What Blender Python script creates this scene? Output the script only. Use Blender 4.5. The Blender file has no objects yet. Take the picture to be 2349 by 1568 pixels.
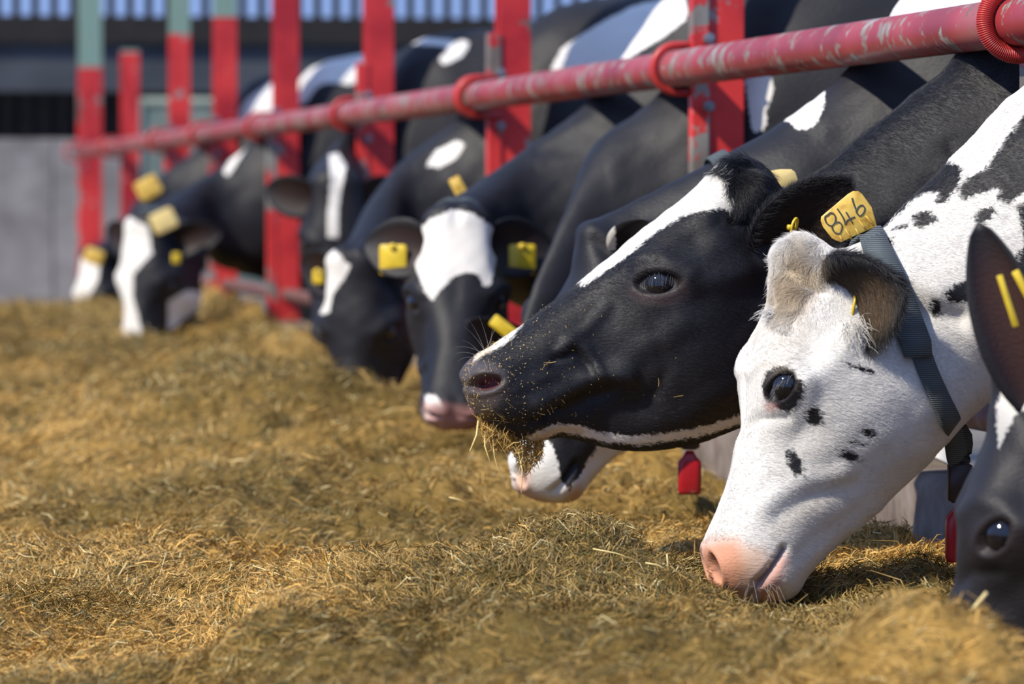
import bpy, math, random
import numpy as np
from mathutils import Vector

# ------------------------------------------------------------------ camera, sky, sun
F = 10440.0                      # focal length in pixels of the 2349 x 1568 frame
CX, CY, HOR = 1174.5, 784.0, 456.0
CAMZ = 1.0
PITCH = math.atan((CY - HOR) / F)
FWD = np.array([0, math.cos(PITCH), -math.sin(PITCH)])
UPV = np.array([0, math.sin(PITCH), math.cos(PITCH)])
CAM = np.array([0, 0, CAMZ])
scene = bpy.context.scene
col = scene.collection
cam_d = bpy.data.cameras.new('camera')
cam_d.sensor_width = 36.0
cam_d.lens = 36.0 * F / 2349.0
cam_d.clip_end = 300
cam_d.dof.use_dof = True
cam_d.dof.focus_distance = 6.5
cam_d.dof.aperture_fstop = 6.2
cam_o = bpy.data.objects.new('camera', cam_d)
cam_o.location = CAM
cam_o.rotation_euler = (math.pi / 2 - PITCH, 0, 0)
col.objects.link(cam_o)
scene.camera = cam_o

world = bpy.data.worlds.new('sky')
scene.world = world
world.use_nodes = True
bg = world.node_tree.nodes['Background']
bg.inputs[0].default_value = (0.29, 0.44, 0.84, 1)
bg.inputs[1].default_value = 1.0

sun_d = bpy.data.lights.new('sun', 'SUN')
sun_d.energy = 4.6
sun_d.angle = math.radians(1.2)
sun_d.color = (1.0, 0.93, 0.80)
sun_o = bpy.data.objects.new('sun', sun_d)
SUN = Vector((-0.60, -0.44, 0.67)).normalized()
sun_o.rotation_euler = SUN.to_track_quat('Z', 'Y').to_euler()
sun_o.location = (-6, -3, 8)
col.objects.link(sun_o)

vs = scene.view_settings
vs.view_transform = 'Standard'
vs.look = 'None'
vs.exposure = 0.12
vs.gamma = 1.0
vs.use_curve_mapping = False
scene.cycles.max_bounces = 4
scene.cycles.diffuse_bounces = 2
scene.cycles.glossy_bounces = 2

# ------------------------------------------------------------------ helpers
rng = np.random.default_rng(7)
random.seed(7)


def nrm(v):
    v = np.asarray(v, float)
    return v / np.maximum(np.linalg.norm(v, axis=-1, keepdims=True), 1e-9)


def P(px, py, Y):
    """the world point seen at a pixel at depth Y"""
    d = FWD + np.array([1, 0, 0]) * (px - CX) / F + UPV * (CY - py) / F
    return CAM + d * (Y / d[1])


def project(p):
    q = p - CAM
    f = q @ FWD
    return np.stack([CX + F * q[:, 0] / f, CY - F * (q @ UPV) / f], -1)


def hash3(ix, iy, iz, seed):
    h = (ix * 374761393 + iy * 668265263 + iz * 2147483647 + seed * 1274126177) & 0xFFFFFFFF
    h = ((h ^ (h >> 13)) * 1274126177) & 0xFFFFFFFF
    return ((h ^ (h >> 16)) & 0xFFFFFF) / float(0xFFFFFF)


def noise3(p, scale=1.0, seed=0):
    q = np.asarray(p, float) * scale
    i = np.floor(q).astype(np.int64)
    f = q - i
    f = f * f * (3 - 2 * f)
    r = 0
    for a in (0, 1):
        for b in (0, 1):
            for c in (0, 1):
                w = (f[:, 0] if a else 1 - f[:, 0]) * (f[:, 1] if b else 1 - f[:, 1]) * (f[:, 2] if c else 1 - f[:, 2])
                r = r + w * hash3(i[:, 0] + a, i[:, 1] + b, i[:, 2] + c, seed)
    return r * 2 - 1


def fbm2(x, y, scale, octaves=3, seed=0):
    p = np.stack([np.ravel(x), np.ravel(y), np.zeros(np.size(x))], -1)
    r, a = 0, 1.0
    for o in range(octaves):
        r = r + a * noise3(p, scale * 2 ** o, seed + o)
        a *= 0.5
    return r.reshape(np.shape(x))


def smooth(e0, e1, x):
    t = np.clip((x - e0) / (e1 - e0), 0, 1)
    return t * t * (3 - 2 * t)


def raw_mesh(name, verts, quads=None, tris=None, shade=True):
    me = bpy.data.meshes.new(name)
    verts = np.asarray(verts, np.float32)
    faces, sizes = [], []
    if quads is not None and len(quads):
        faces.append(np.asarray(quads, np.int32).ravel()); sizes.append(np.full(len(quads), 4, np.int32))
    if tris is not None and len(tris):
        faces.append(np.asarray(tris, np.int32).ravel()); sizes.append(np.full(len(tris), 3, np.int32))
    loops = np.concatenate(faces); sizes = np.concatenate(sizes)
    me.vertices.add(len(verts)); me.vertices.foreach_set('co', verts.ravel())
    me.loops.add(len(loops)); me.loops.foreach_set('vertex_index', loops)
    me.polygons.add(len(sizes))
    starts = np.concatenate([[0], np.cumsum(sizes)[:-1]]).astype(np.int32)
    me.polygons.foreach_set('loop_start', starts)
    me.polygons.foreach_set('loop_total', sizes)
    me.update(calc_edges=True)
    me.validate()
    me.polygons.foreach_set('use_smooth', np.full(len(sizes), bool(shade)))
    return me


def obj(name, me, mat=None, parent=None, loc=None):
    o = bpy.data.objects.new(name, me)
    col.objects.link(o)
    if mat is not None and me is not None:
        me.materials.append(mat)
    if loc is not None:
        o.location = loc
    if parent is not None:
        o.parent = parent
        o.location = Vector(loc if loc is not None else (0, 0, 0)) - parent_world(parent)
    return o


def parent_world(o):
    v = Vector((0, 0, 0))
    while o is not None:
        v += o.location
        o = o.parent
    return v


def tag(o, label=None, cat=None, group=None, kind=None):
    if label: o['label'] = label
    if cat: o['category'] = cat
    if group: o['group'] = group
    if kind: o['kind'] = kind
    return o


class MB:
    """collects pieces of one mesh, in world coordinates"""
    def __init__(self):
        self.v, self.q, self.t, self.n = [], [], [], 0

    def add(self, v, q=None, t=None):
        v = np.asarray(v, float)
        if q is not None and len(q): self.q.append(np.asarray(q) + self.n)
        if t is not None and len(t): self.t.append(np.asarray(t) + self.n)
        self.v.append(v); self.n += len(v)

    def box(self, c, ax, ay, az, hx, hy, hz, bev=0.0):
        ax, ay, az = map(nrm, (ax, ay, az))
        c = np.asarray(c, float)
        if bev <= 0:
            v = [c + ax * hx * i + ay * hy * j + az * hz * k for i in (-1, 1) for j in (-1, 1) for k in (-1, 1)]
            self.add(v, [(0, 1, 3, 2), (4, 6, 7, 5), (0, 4, 5, 1), (2, 3, 7, 6), (0, 2, 6, 4), (1, 5, 7, 3)])
        else:
            sec = []
            for (sx, sy) in ((1, 1), (-1, 1), (-1, -1), (1, -1)):
                a0 = {(1, 1): 0, (-1, 1): 90, (-1, -1): 180, (1, -1): 270}[(sx, sy)]
                for k in range(3):
                    a = math.radians(a0 + 45 * k)
                    sec.append((sx * (hx - bev) + bev * math.cos(a), sy * (hy - bev) + bev * math.sin(a)))
            rings = [(-hz, 1 - bev / min(hx, hy)), (-hz + bev, 1), (hz - bev, 1), (hz, 1 - bev / min(hx, hy))]
            self.loft([[c + ax * x * s + ay * y * s + az * z for x, y in sec] for z, s in rings])

    def loft(self, rings, caps=True, closed=False):
        rings = np.asarray(rings, float)
        m, k = rings.shape[:2]
        q = []
        for i in range(m if closed else m - 1):
            a, b = i * k, ((i + 1) % m) * k
            for j in range(k):
                q.append((a + j, a + (j + 1) % k, b + (j + 1) % k, b + j))
        v = rings.reshape(-1, 3)
        t = []
        if caps and not closed:
            v = np.vstack([v, rings[0].mean(0), rings[-1].mean(0)])
            for j in range(k):
                t.append((m * k, (j + 1) % k, j))
                t.append((m * k + 1, (m - 1) * k + j, (m - 1) * k + (j + 1) % k))
        self.add(v, q, t)

    def tube(self, pts, r, k=10, closed=False, up=(0, 0, 1)):
        pts = np.asarray(pts, float)
        n = len(pts)
        r = np.broadcast_to(np.asarray(r, float), (n,))
        rings = []
        u = np.asarray(up, float)
        for i in range(n):
            if closed: tg = pts[(i + 1) % n] - pts[i - 1]
            else: tg = pts[min(i + 1, n - 1)] - pts[max(i - 1, 0)]
            tg = nrm(tg)
            u = u - tg * (u @ tg)
            if np.linalg.norm(u) < 1e-3: u = np.cross(tg, (1, 0.2, 0.1))
            u = nrm(u)
            w = np.cross(tg, u)
            rings.append([pts[i] + r[i] * (u * math.cos(2 * math.pi * j / k) + w * math.sin(2 * math.pi * j / k)) for j in range(k)])
        self.loft(rings, caps=not closed, closed=closed)

    def build(self, name, mat, parent=None, origin=None, shade=True):
        v = np.vstack(self.v)
        if origin is None:
            origin = np.array([(v[:, 0].min() + v[:, 0].max()) / 2, (v[:, 1].min() + v[:, 1].max()) / 2, v[:, 2].min()])
        me = raw_mesh(name, v - origin, np.vstack(self.q) if self.q else None, np.vstack(self.t) if self.t else None, shade)
        return obj(name, me, mat, parent, origin)


# ------------------------------------------------------------------ materials
def new_mat(name):
    m = bpy.data.materials.new(name)
    m.use_nodes = True
    nt = m.node_tree
    bs = nt.nodes['Principled BSDF']
    return m, nt, bs


def N(nt, kind, **kw):
    n = nt.nodes.new(kind)
    for k, v in kw.items():
        setattr(n, k, v)
    return n


def ramp(nt, fac, stops):
    r = N(nt, 'ShaderNodeValToRGB')
    els = r.color_ramp.elements
    while len(els) > 1: els.remove(els[-1])
    els[0].position, els[0].color = stops[0][0], (*stops[0][1], 1)
    for p, c in stops[1:]:
        e = els.new(p); e.color = (*c, 1)
    nt.links.new(fac, r.inputs[0])
    return r.outputs[0]


def noise_mat(name, stops, scale=8, rough=0.6, bump=0.3, bscale=None, detail=5, metal=0.0, spec=0.5, dist=0.004):
    m, nt, bs = new_mat(name)
    tc = N(nt, 'ShaderNodeTexCoord')
    n1 = N(nt, 'ShaderNodeTexNoise'); n1.inputs['Scale'].default_value = scale; n1.inputs['Detail'].default_value = detail
    nt.links.new(tc.outputs['Object'], n1.inputs['Vector'])
    nt.links.new(ramp(nt, n1.outputs['Fac'], stops), bs.inputs['Base Color'])
    n2 = N(nt, 'ShaderNodeTexNoise'); n2.inputs['Scale'].default_value = bscale or scale * 4; n2.inputs['Detail'].default_value = 4
    nt.links.new(tc.outputs['Object'], n2.inputs['Vector'])
    b = N(nt, 'ShaderNodeBump'); b.inputs['Strength'].default_value = bump; b.inputs['Distance'].default_value = dist
    nt.links.new(n2.outputs['Fac'], b.inputs['Height'])
    nt.links.new(b.outputs['Normal'], bs.inputs['Normal'])
    bs.inputs['Roughness'].default_value = rough
    bs.inputs['Metallic'].default_value = metal
    bs.inputs['Specular IOR Level'].default_value = spec
    return m


def mix_col(nt, fac, a, b):
    mx = N(nt, 'ShaderNodeMix', data_type='RGBA')
    if hasattr(fac, 'links'): nt.links.new(fac, mx.inputs[0])
    else: mx.inputs[0].default_value = fac
    for s, i in ((a, 6), (b, 7)):
        if hasattr(s, 'links'): nt.links.new(s, mx.inputs[i])
        else: mx.inputs[i].default_value = (*s, 1)
    return mx.outputs[2]


def coat_mat():
    m, nt, bs = new_mat('cow_coat')
    tc = N(nt, 'ShaderNodeTexCoord')
    at = N(nt, 'ShaderNodeAttribute', attribute_name='coat')
    n1 = N(nt, 'ShaderNodeTexNoise'); n1.inputs['Scale'].default_value = 170; n1.inputs['Detail'].default_value = 3
    nt.links.new(tc.outputs['Object'], n1.inputs['Vector'])
    md = N(nt, 'ShaderNodeMath', operation='MULTIPLY_ADD'); md.inputs[1].default_value = 0.014; md.inputs[2].default_value = -0.007
    nt.links.new(n1.outputs['Fac'], md.inputs[0])
    ad = N(nt, 'ShaderNodeMath', operation='ADD')
    nt.links.new(at.outputs['Fac'], ad.inputs[0]); nt.links.new(md.outputs[0], ad.inputs[1])
    mr = N(nt, 'ShaderNodeMapRange'); mr.inputs[1].default_value = -0.0015; mr.inputs[2].default_value = 0.0015
    nt.links.new(ad.outputs[0], mr.inputs[0])
    nb = N(nt, 'ShaderNodeTexNoise'); nb.inputs['Scale'].default_value = 6; nb.inputs['Detail'].default_value = 4
    nt.links.new(tc.outputs['Object'], nb.inputs['Vector'])
    black = ramp(nt, nb.outputs['Fac'], [(0.3, (0.008, 0.008, 0.011)), (0.7, (0.017, 0.016, 0.019))])
    white = ramp(nt, nb.outputs['Fac'], [(0.3, (0.70, 0.66, 0.60)), (0.6, (0.82, 0.79, 0.74))])
    c = mix_col(nt, mr.outputs[0], black, white)
    tn = N(nt, 'ShaderNodeAttribute', attribute_name='tint')
    ta = N(nt, 'ShaderNodeAttribute', attribute_name='tint_a')
    c = mix_col(nt, ta.outputs['Fac'], c, tn.outputs['Color'])
    nt.links.new(c, bs.inputs['Base Color'])
    # short hair relief, combed along the body
    mp = N(nt, 'ShaderNodeMapping'); mp.inputs['Scale'].default_value = (90, 400, 300)
    nt.links.new(tc.outputs['Object'], mp.inputs['Vector'])
    n2 = N(nt, 'ShaderNodeTexNoise'); n2.inputs['Scale'].default_value = 1; n2.inputs['Detail'].default_value = 3
    nt.links.new(mp.outputs[0], n2.inputs['Vector'])
    b = N(nt, 'ShaderNodeBump'); b.inputs['Strength'].default_value = 0.35; b.inputs['Distance'].default_value = 0.003
    nt.links.new(n2.outputs['Fac'], b.inputs['Height'])
    nt.links.new(b.outputs['Normal'], bs.inputs['Normal'])
    rg = N(nt, 'ShaderNodeMath', operation='MULTIPLY_ADD'); rg.inputs[1].default_value = 0.14; rg.inputs[2].default_value = 0.53
    nt.links.new(mr.outputs[0], rg.inputs[0])
    nt.links.new(rg.outputs[0], bs.inputs['Roughness'])
    bs.inputs['Specular IOR Level'].default_value = 0.32
    return m


def fur_mat():
    m, nt, bs = new_mat('fur')
    at = N(nt, 'ShaderNodeAttribute', attribute_name='fcol')
    nt.links.new(at.outputs['Color'], bs.inputs['Base Color'])
    bs.inputs['Roughness'].default_value = 0.42
    bs.inputs['Specular IOR Level'].default_value = 0.5
    return m


def attr_mat(name, attr, rough=0.7, spec=0.3):
    m, nt, bs = new_mat(name)
    at = N(nt, 'ShaderNodeAttribute', attribute_name=attr)
    nt.links.new(at.outputs['Color'], bs.inputs['Base Color'])
    bs.inputs['Roughness'].default_value = rough
    bs.inputs['Specular IOR Level'].default_value = spec
    return m


def paint_mat(name='red_paint', worn=0.62, green=True):
    """red paint, worn to grey steel, over green paint higher up"""
    m, nt, bs = new_mat(name)
    ge = N(nt, 'ShaderNodeNewGeometry')
    n1 = N(nt, 'ShaderNodeTexNoise'); n1.inputs['Scale'].default_value = 9; n1.inputs['Detail'].default_value = 7; n1.inputs['Roughness'].default_value = 0.65
    nt.links.new(ge.outputs['Position'], n1.inputs['Vector'])
    n3 = N(nt, 'ShaderNodeTexNoise'); n3.inputs['Scale'].default_value = 4; n3.inputs['Detail'].default_value = 4
    nt.links.new(ge.outputs['Position'], n3.inputs['Vector'])
    red = ramp(nt, n3.outputs['Fac'], [(0.35, (0.40, 0.016, 0.022)), (0.6, (0.72, 0.045, 0.04))])
    if green:
        sp = N(nt, 'ShaderNodeSeparateXYZ'); nt.links.new(ge.outputs['Position'], sp.inputs[0])
        g = N(nt, 'ShaderNodeMath', operation='GREATER_THAN'); g.inputs[1].default_value = 1.735
        nt.links.new(sp.outputs[2], g.inputs[0])
        red = mix_col(nt, g.outputs[0], red, (0.22, 0.33, 0.27))
    steel = ramp(nt, n3.outputs['Fac'], [(0.4, (0.16, 0.13, 0.11)), (0.6, (0.30, 0.30, 0.27))])
    mask = ramp(nt, n1.outputs['Fac'], [(worn, (0, 0, 0)), (worn + 0.025, (1, 1, 1))])
    nt.links.new(mix_col(nt, mask, red, steel), bs.inputs['Base Color'])
    b = N(nt, 'ShaderNodeBump'); b.inputs['Strength'].default_value = 0.3; b.inputs['Distance'].default_value = 0.002; b.invert = True
    nt.links.new(mask, b.inputs['Height'])
    nt.links.new(b.outputs['Normal'], bs.inputs['Normal'])
    bs.inputs['Roughness'].default_value = 0.42
    return m


def rail_mat():
    m, nt, bs = new_mat('rail_paint')
    ge = N(nt, 'ShaderNodeNewGeometry')
    n1 = N(nt, 'ShaderNodeTexNoise'); n1.inputs['Scale'].default_value = 14; n1.inputs['Detail'].default_value = 8; n1.inputs['Roughness'].default_value = 0.7
    n2 = N(nt, 'ShaderNodeTexNoise'); n2.inputs['Scale'].default_value = 3.5; n2.inputs['Detail'].default_value = 5
    n3 = N(nt, 'ShaderNodeTexNoise'); n3.inputs['Scale'].default_value = 30; n3.inputs['Detail'].default_value = 5
    for n in (n1, n2, n3): nt.links.new(ge.outputs['Position'], n.inputs['Vector'])
    red = ramp(nt, n2.outputs['Fac'], [(0.35, (0.26, 0.025, 0.03)), (0.55, (0.38, 0.04, 0.045)), (0.7, (0.40, 0.11, 0.10))])
    steel = ramp(nt, n3.outputs['Fac'], [(0.35, (0.20, 0.10, 0.07)), (0.55, (0.30, 0.25, 0.21)), (0.7, (0.36, 0.37, 0.32))])
    mask = ramp(nt, n1.outputs['Fac'], [(0.525, (0, 0, 0)), (0.56, (1, 1, 1))])
    nt.links.new(mix_col(nt, mask, red, steel), bs.inputs['Base Color'])
    b = N(nt, 'ShaderNodeBump'); b.inputs['Strength'].default_value = 0.4; b.inputs['Distance'].default_value = 0.002; b.invert = True
    nt.links.new(mask, b.inputs['Height'])
    nt.links.new(b.outputs['Normal'], bs.inputs['Normal'])
    bs.inputs['Roughness'].default_value = 0.42
    return m


def plain(name, c, rough=0.5, spec=0.5, metal=0.0, c2=None, scale=20):
    c2 = c2 or tuple(x * 0.8 for x in c)
    return noise_mat(name, [(0.35, c2), (0.65, c)], scale=scale, rough=rough, bump=0.1, spec=spec, metal=metal, dist=0.001)


M = {
    'coat': coat_mat(), 'fur': fur_mat(), 'red': paint_mat(), 'rail': rail_mat(),
    'strip': paint_mat('strip_paint', worn=0.52, green=False),
    'ring': plain('ring_paint', (0.50, 0.035, 0.03), 0.4, c2=(0.36, 0.03, 0.028)),
    'bolt': plain('galvanised', (0.42, 0.44, 0.48), 0.35, metal=0.8),
    'yellow': noise_mat('tag_plastic', [(0.36, (0.50, 0.27, 0.04)), (0.5, (0.78, 0.50, 0.09)), (0.7, (0.85, 0.60, 0.16))], scale=55, rough=0.35, bump=0.1, dist=0.001),
    'cream': plain('pale_tag_plastic', (0.85, 0.68, 0.30), 0.35, c2=(0.80, 0.60, 0.22)),
    'lemon': plain('ear_tag_plastic', (0.80, 0.58, 0.03), 0.35, c2=(0.62, 0.42, 0.03)),
    'ink': plain('marker_ink', (0.085, 0.085, 0.075), 0.5),
    'weight_red': noise_mat('red_plastic', [(0.45, (0.42, 0.012, 0.02)), (0.62, (0.36, 0.02, 0.025)), (0.66, (0.32, 0.22, 0.14))], scale=22, rough=0.3, bump=0.1),
    'dark_metal': plain('dark_buckle', (0.06, 0.045, 0.045), 0.4, metal=0.4),
    'straw': attr_mat('feed_strands', 'scol', 0.6, 0.35),
    'feed': attr_mat('feed_mass', 'scol', 0.9, 0.1),
}
m, nt, bs = new_mat('eye'); bs.inputs['Base Color'].default_value = (0.006, 0.006, 0.010, 1); bs.inputs['Roughness'].default_value = 0.06; bs.inputs['Coat Weight'].default_value = 0.6; bs.inputs['Coat Roughness'].default_value = 0.03; M['eye'] = m
# woven webbing of the collars
m, nt, bs = new_mat('webbing')
tc = N(nt, 'ShaderNodeTexCoord'); wv = N(nt, 'ShaderNodeTexWave', bands_direction='Z'); wv.inputs['Scale'].default_value = 110; wv.inputs['Distortion'].default_value = 0.6
nt.links.new(tc.outputs['Object'], wv.inputs['Vector'])
nt.links.new(ramp(nt, wv.outputs['Fac'], [(0.2, (0.05, 0.062, 0.068)), (0.8, (0.12, 0.145, 0.155))]), bs.inputs['Base Color'])
b = N(nt, 'ShaderNodeBump'); b.inputs['Strength'].default_value = 0.7; b.inputs['Distance'].default_value = 0.002
nt.links.new(wv.outputs['Fac'], b.inputs['Height']); nt.links.new(b.outputs['Normal'], bs.inputs['Normal']); bs.inputs['Roughness'].default_value = 0.7
M['web'] = m
M['concrete'] = noise_mat('concrete', [(0.3, (0.20, 0.185, 0.18)), (0.7, (0.34, 0.32, 0.31))], scale=5, rough=0.85, bump=0.4)
M['kerb'] = noise_mat('kerb_concrete', [(0.3, (0.10, 0.075, 0.06)), (0.5, (0.17, 0.13, 0.105)), (0.7, (0.24, 0.20, 0.175))], scale=14, rough=0.8, bump=0.5)
M['panel'] = noise_mat('dark_panel', [(0.3, (0.035, 0.042, 0.055)), (0.7, (0.065, 0.075, 0.09))], scale=3, rough=0.8, bump=0.3)  # set dark so the colour carries the barn's shade on the wall
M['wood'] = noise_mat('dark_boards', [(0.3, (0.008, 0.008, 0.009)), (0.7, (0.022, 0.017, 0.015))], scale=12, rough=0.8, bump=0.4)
M['green_steel'] = noise_mat('green_steel', [(0.3, (0.12, 0.18, 0.16)), (0.7, (0.24, 0.27, 0.23))], scale=10, rough=0.6, bump=0.3)
M['floor'] = noise_mat('floor_concrete', [(0.3, (0.12, 0.10, 0.08)), (0.7, (0.22, 0.20, 0.17))], scale=2, rough=0.9, bump=0.4)
M['pipe'] = noise_mat('rusty_pipe', [(0.35, (0.16, 0.06, 0.045)), (0.6, (0.20, 0.11, 0.10)), (0.7, (0.24, 0.19, 0.18))], scale=25, rough=0.5, bump=0.3)

# ------------------------------------------------------------------ the barrier line
R0 = P(2200, 68, 7.0)
R1 = P(300, 331, 21.75)
RAILZ = (R0[2] + R1[2]) / 2
dvec = nrm(np.array([R1[0] - R0[0], R1[1] - R0[1], 0.0]))      # along the barrier, away from the camera
nvec = np.array([-dvec[1], dvec[0], 0.0])                       # towards the feed
back = -nvec
side = np.array([dvec[0], dvec[1], 0.0]) * -1                  # near side of a cow standing square to the barrier
Z = np.array([0, 0, 1.0])


def fence(Y, off=0.0, z=0.0):
    p = R0 + dvec * ((Y - R0[1]) / dvec[1])
    p = p + nvec * off
    return np.array([p[0], p[1], z])


def fence_px(px):
    """depth at which the top rail is seen at pixel column px"""
    return F / (0.5316 * (px + 605.0))


# ------------------------------------------------------------------ setting
def quad_box(name, a, b, z0, z1, thick, mat, parent=None, kind=None):
    a = np.asarray(a, float); b = np.asarray(b, float)
    ax = nrm(np.array([b[0] - a[0], b[1] - a[1], 0]))
    ay = np.array([-ax[1], ax[0], 0])
    c = (a + b) / 2; L = np.linalg.norm((b - a)[:2])
    mb = MB(); mb.box([c[0], c[1], (z0 + z1) / 2], ax, ay, Z, L / 2, thick / 2, (z1 - z0) / 2)
    o = mb.build(name, mat, parent, shade=False)
    if kind: o['kind'] = kind
    return o


mb = MB(); mb.box((0, 17, -0.1), (1, 0, 0), (0, 1, 0), Z, 16, 17, 0.1)
tag(mb.build('floor', M['floor'], shade=False), 'bare concrete barn floor under the feed', kind='structure')

# kerb: a run of cast blocks under the barrier
kerb = bpy.data.objects.new('wall_kerb', None); col.objects.link(kerb)
kerb.location = fence(9.0)
tag(kerb, 'low concrete kerb wall under the red barrier', kind='structure')
kb = None
yy = 4.6
while yy < 24.8:
    a, b_ = fence(yy + 0.005, -0.10), fence(yy + 1.495, -0.10)
    mb = MB(); mb.box([(a[0] + b_[0]) / 2, (a[1] + b_[1]) / 2, 0.28], dvec, nvec, Z, np.linalg.norm((b_ - a)[:2]) / 2, 0.085, 0.28, bev=0.018)
    mb.build('block', M['kerb'], kerb, shade=True)
    yy += 1.5

# back wall: square to the barrier
WB = fence(27.2)


def wall_pt(x, off=0.0):          # x measured along the wall from the barrier line
    return WB + back * x + dvec * off


wall = bpy.data.objects.new('wall_back', None); col.objects.link(wall)
wall.location = wall_pt(0)
tag(wall, 'far barn wall of concrete panels with spaced boards above', kind='structure')
for i in range(7):
    x0 = -6.0 + i * 2.0
    quad_box('panel', wall_pt(x0 + 0.004), wall_pt(x0 + 1.996), 0, 1.36, 0.14, M['concrete'], wall)
for i in range(4):
    x0 = -6.0 + i * 3.5
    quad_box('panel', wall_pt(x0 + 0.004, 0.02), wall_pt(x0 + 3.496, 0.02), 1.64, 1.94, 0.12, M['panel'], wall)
quad_box('shadow_board', wall_pt(-6, 0.6), wall_pt(8, 0.6), 1.2, 1.8, 0.03, M['wood'], wall)  # dark sheet added behind the gap to stand in for its black shadow
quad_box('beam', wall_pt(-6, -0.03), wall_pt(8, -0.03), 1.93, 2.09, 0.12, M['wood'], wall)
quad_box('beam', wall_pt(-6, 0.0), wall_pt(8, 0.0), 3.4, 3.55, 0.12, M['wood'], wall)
pl = None
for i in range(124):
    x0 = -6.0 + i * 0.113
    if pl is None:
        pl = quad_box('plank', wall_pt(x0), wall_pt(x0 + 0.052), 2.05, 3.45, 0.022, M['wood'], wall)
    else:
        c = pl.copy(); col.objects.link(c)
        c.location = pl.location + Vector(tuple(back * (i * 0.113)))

# ------------------------------------------------------------------ feed
def feed_z(x, y):
    x = np.asarray(x, float); y = np.asarray(y, float)
    z = 0.395 + 0.010 * np.clip(y - 7.5, 0, 9)
    fd = fence_x(y) - x
    z = z + 0.035 * smooth(0.75, 0.25, fd) * smooth(16, 9, y) * smooth(6.6, 7.6, y)
    def bump(px, Y, rx, ry, h, ang=0.0):
        cx = (px - CX) / F * Y
        a = math.radians(ang); u = (x - cx) * math.cos(a) + (y - Y) * math.sin(a); v = -(x - cx) * math.sin(a) + (y - Y) * math.cos(a)
        return h * np.exp(-(u / rx) ** 2 - (v / ry) ** 2)
    wob = 0.05 * fbm2(x, y, 4.0, 2, 91)
    z = z + 0.058 * smooth(-0.40, -0.27, x + wob) * smooth(6.62, 6.32, y + 2.0 * wob) * smooth(1.0, 0.4, fd * 0 + x)
    z = z + bump(1330, 6.15, 0.13, 0.18, 0.060) + bump(1560, 6.1, 0.1, 0.15, 0.02) + bump(1010, 6.1, 0.1, 0.15, 0.012)
    z = z + 0.018 * smooth(5.62, 5.40, y + 2.0 * wob) * smooth(-0.10, 0.03, x + wob)
    z = z + bump(2110, 4.95, 0.10, 0.2, 0.060) + bump(1480, 5.1, 0.14, 0.2, 0.02)
    z = z + bump(560, 10.7, 0.37, 0.9, 0.155, 6) + bump(430, 11.3, 0.30, 0.6, 0.05) + bump(820, 8.6, 0.35, 0.7, 0.03)
    z = z + bump(380, 17.6, 1.3, 1.2, 0.045) + bump(60, 17.2, 0.6, 0.8, 0.025)
    z = z - bump(250, 13.4, 0.9, 0.8, 0.09) - bump(60, 9.5, 0.35, 1.4, 0.05)
    z = z - bump(1720, 6.2, 0.13, 0.16, 0.045) - bump(2090, 7.0, 0.12, 0.3, -0.03) - bump(2330, 5.3, 0.2, 0.3, 0.10)
    z = z + 0.07 * smooth(0.24, 0.03, fd) * smooth(8.2, 9.6, y)
    n = 0.018 * fbm2(x, y, 2.6, 2, 3) + 0.030 * fbm2(x, y, 7.0, 2, 11) + 0.016 * np.abs(fbm2(x, y, 18.0, 2, 23)) + 0.006 * fbm2(x, y, 55.0, 1, 31)
    end = smooth(20.6, 18.6, y) if np.ndim(y) else smooth(20.6, 18.6, np.array(y))
    return (z + n) * end + 0.01


def fence_x(y):
    return R0[0] + dvec[0] / dvec[1] * (y - R0[1])


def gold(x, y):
    """how golden the feed is: noise plus set golden and darker patches"""
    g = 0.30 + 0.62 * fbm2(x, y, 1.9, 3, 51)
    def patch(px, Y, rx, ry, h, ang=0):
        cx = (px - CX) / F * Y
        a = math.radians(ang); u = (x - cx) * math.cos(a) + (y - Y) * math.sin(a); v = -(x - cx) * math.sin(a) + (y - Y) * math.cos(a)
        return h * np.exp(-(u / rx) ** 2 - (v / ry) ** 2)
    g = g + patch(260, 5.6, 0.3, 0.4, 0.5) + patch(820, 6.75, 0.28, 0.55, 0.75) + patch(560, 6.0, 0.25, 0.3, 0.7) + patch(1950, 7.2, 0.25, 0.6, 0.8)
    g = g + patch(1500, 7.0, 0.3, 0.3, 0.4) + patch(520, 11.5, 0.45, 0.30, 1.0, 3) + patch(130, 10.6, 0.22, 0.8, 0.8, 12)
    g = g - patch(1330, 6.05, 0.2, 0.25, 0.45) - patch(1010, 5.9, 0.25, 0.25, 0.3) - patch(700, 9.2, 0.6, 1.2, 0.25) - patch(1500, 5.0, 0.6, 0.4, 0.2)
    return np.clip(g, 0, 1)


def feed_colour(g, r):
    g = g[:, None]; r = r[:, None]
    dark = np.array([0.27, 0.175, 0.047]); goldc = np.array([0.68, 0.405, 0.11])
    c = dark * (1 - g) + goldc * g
    return c * (0.55 + 0.85 * r)


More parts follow.
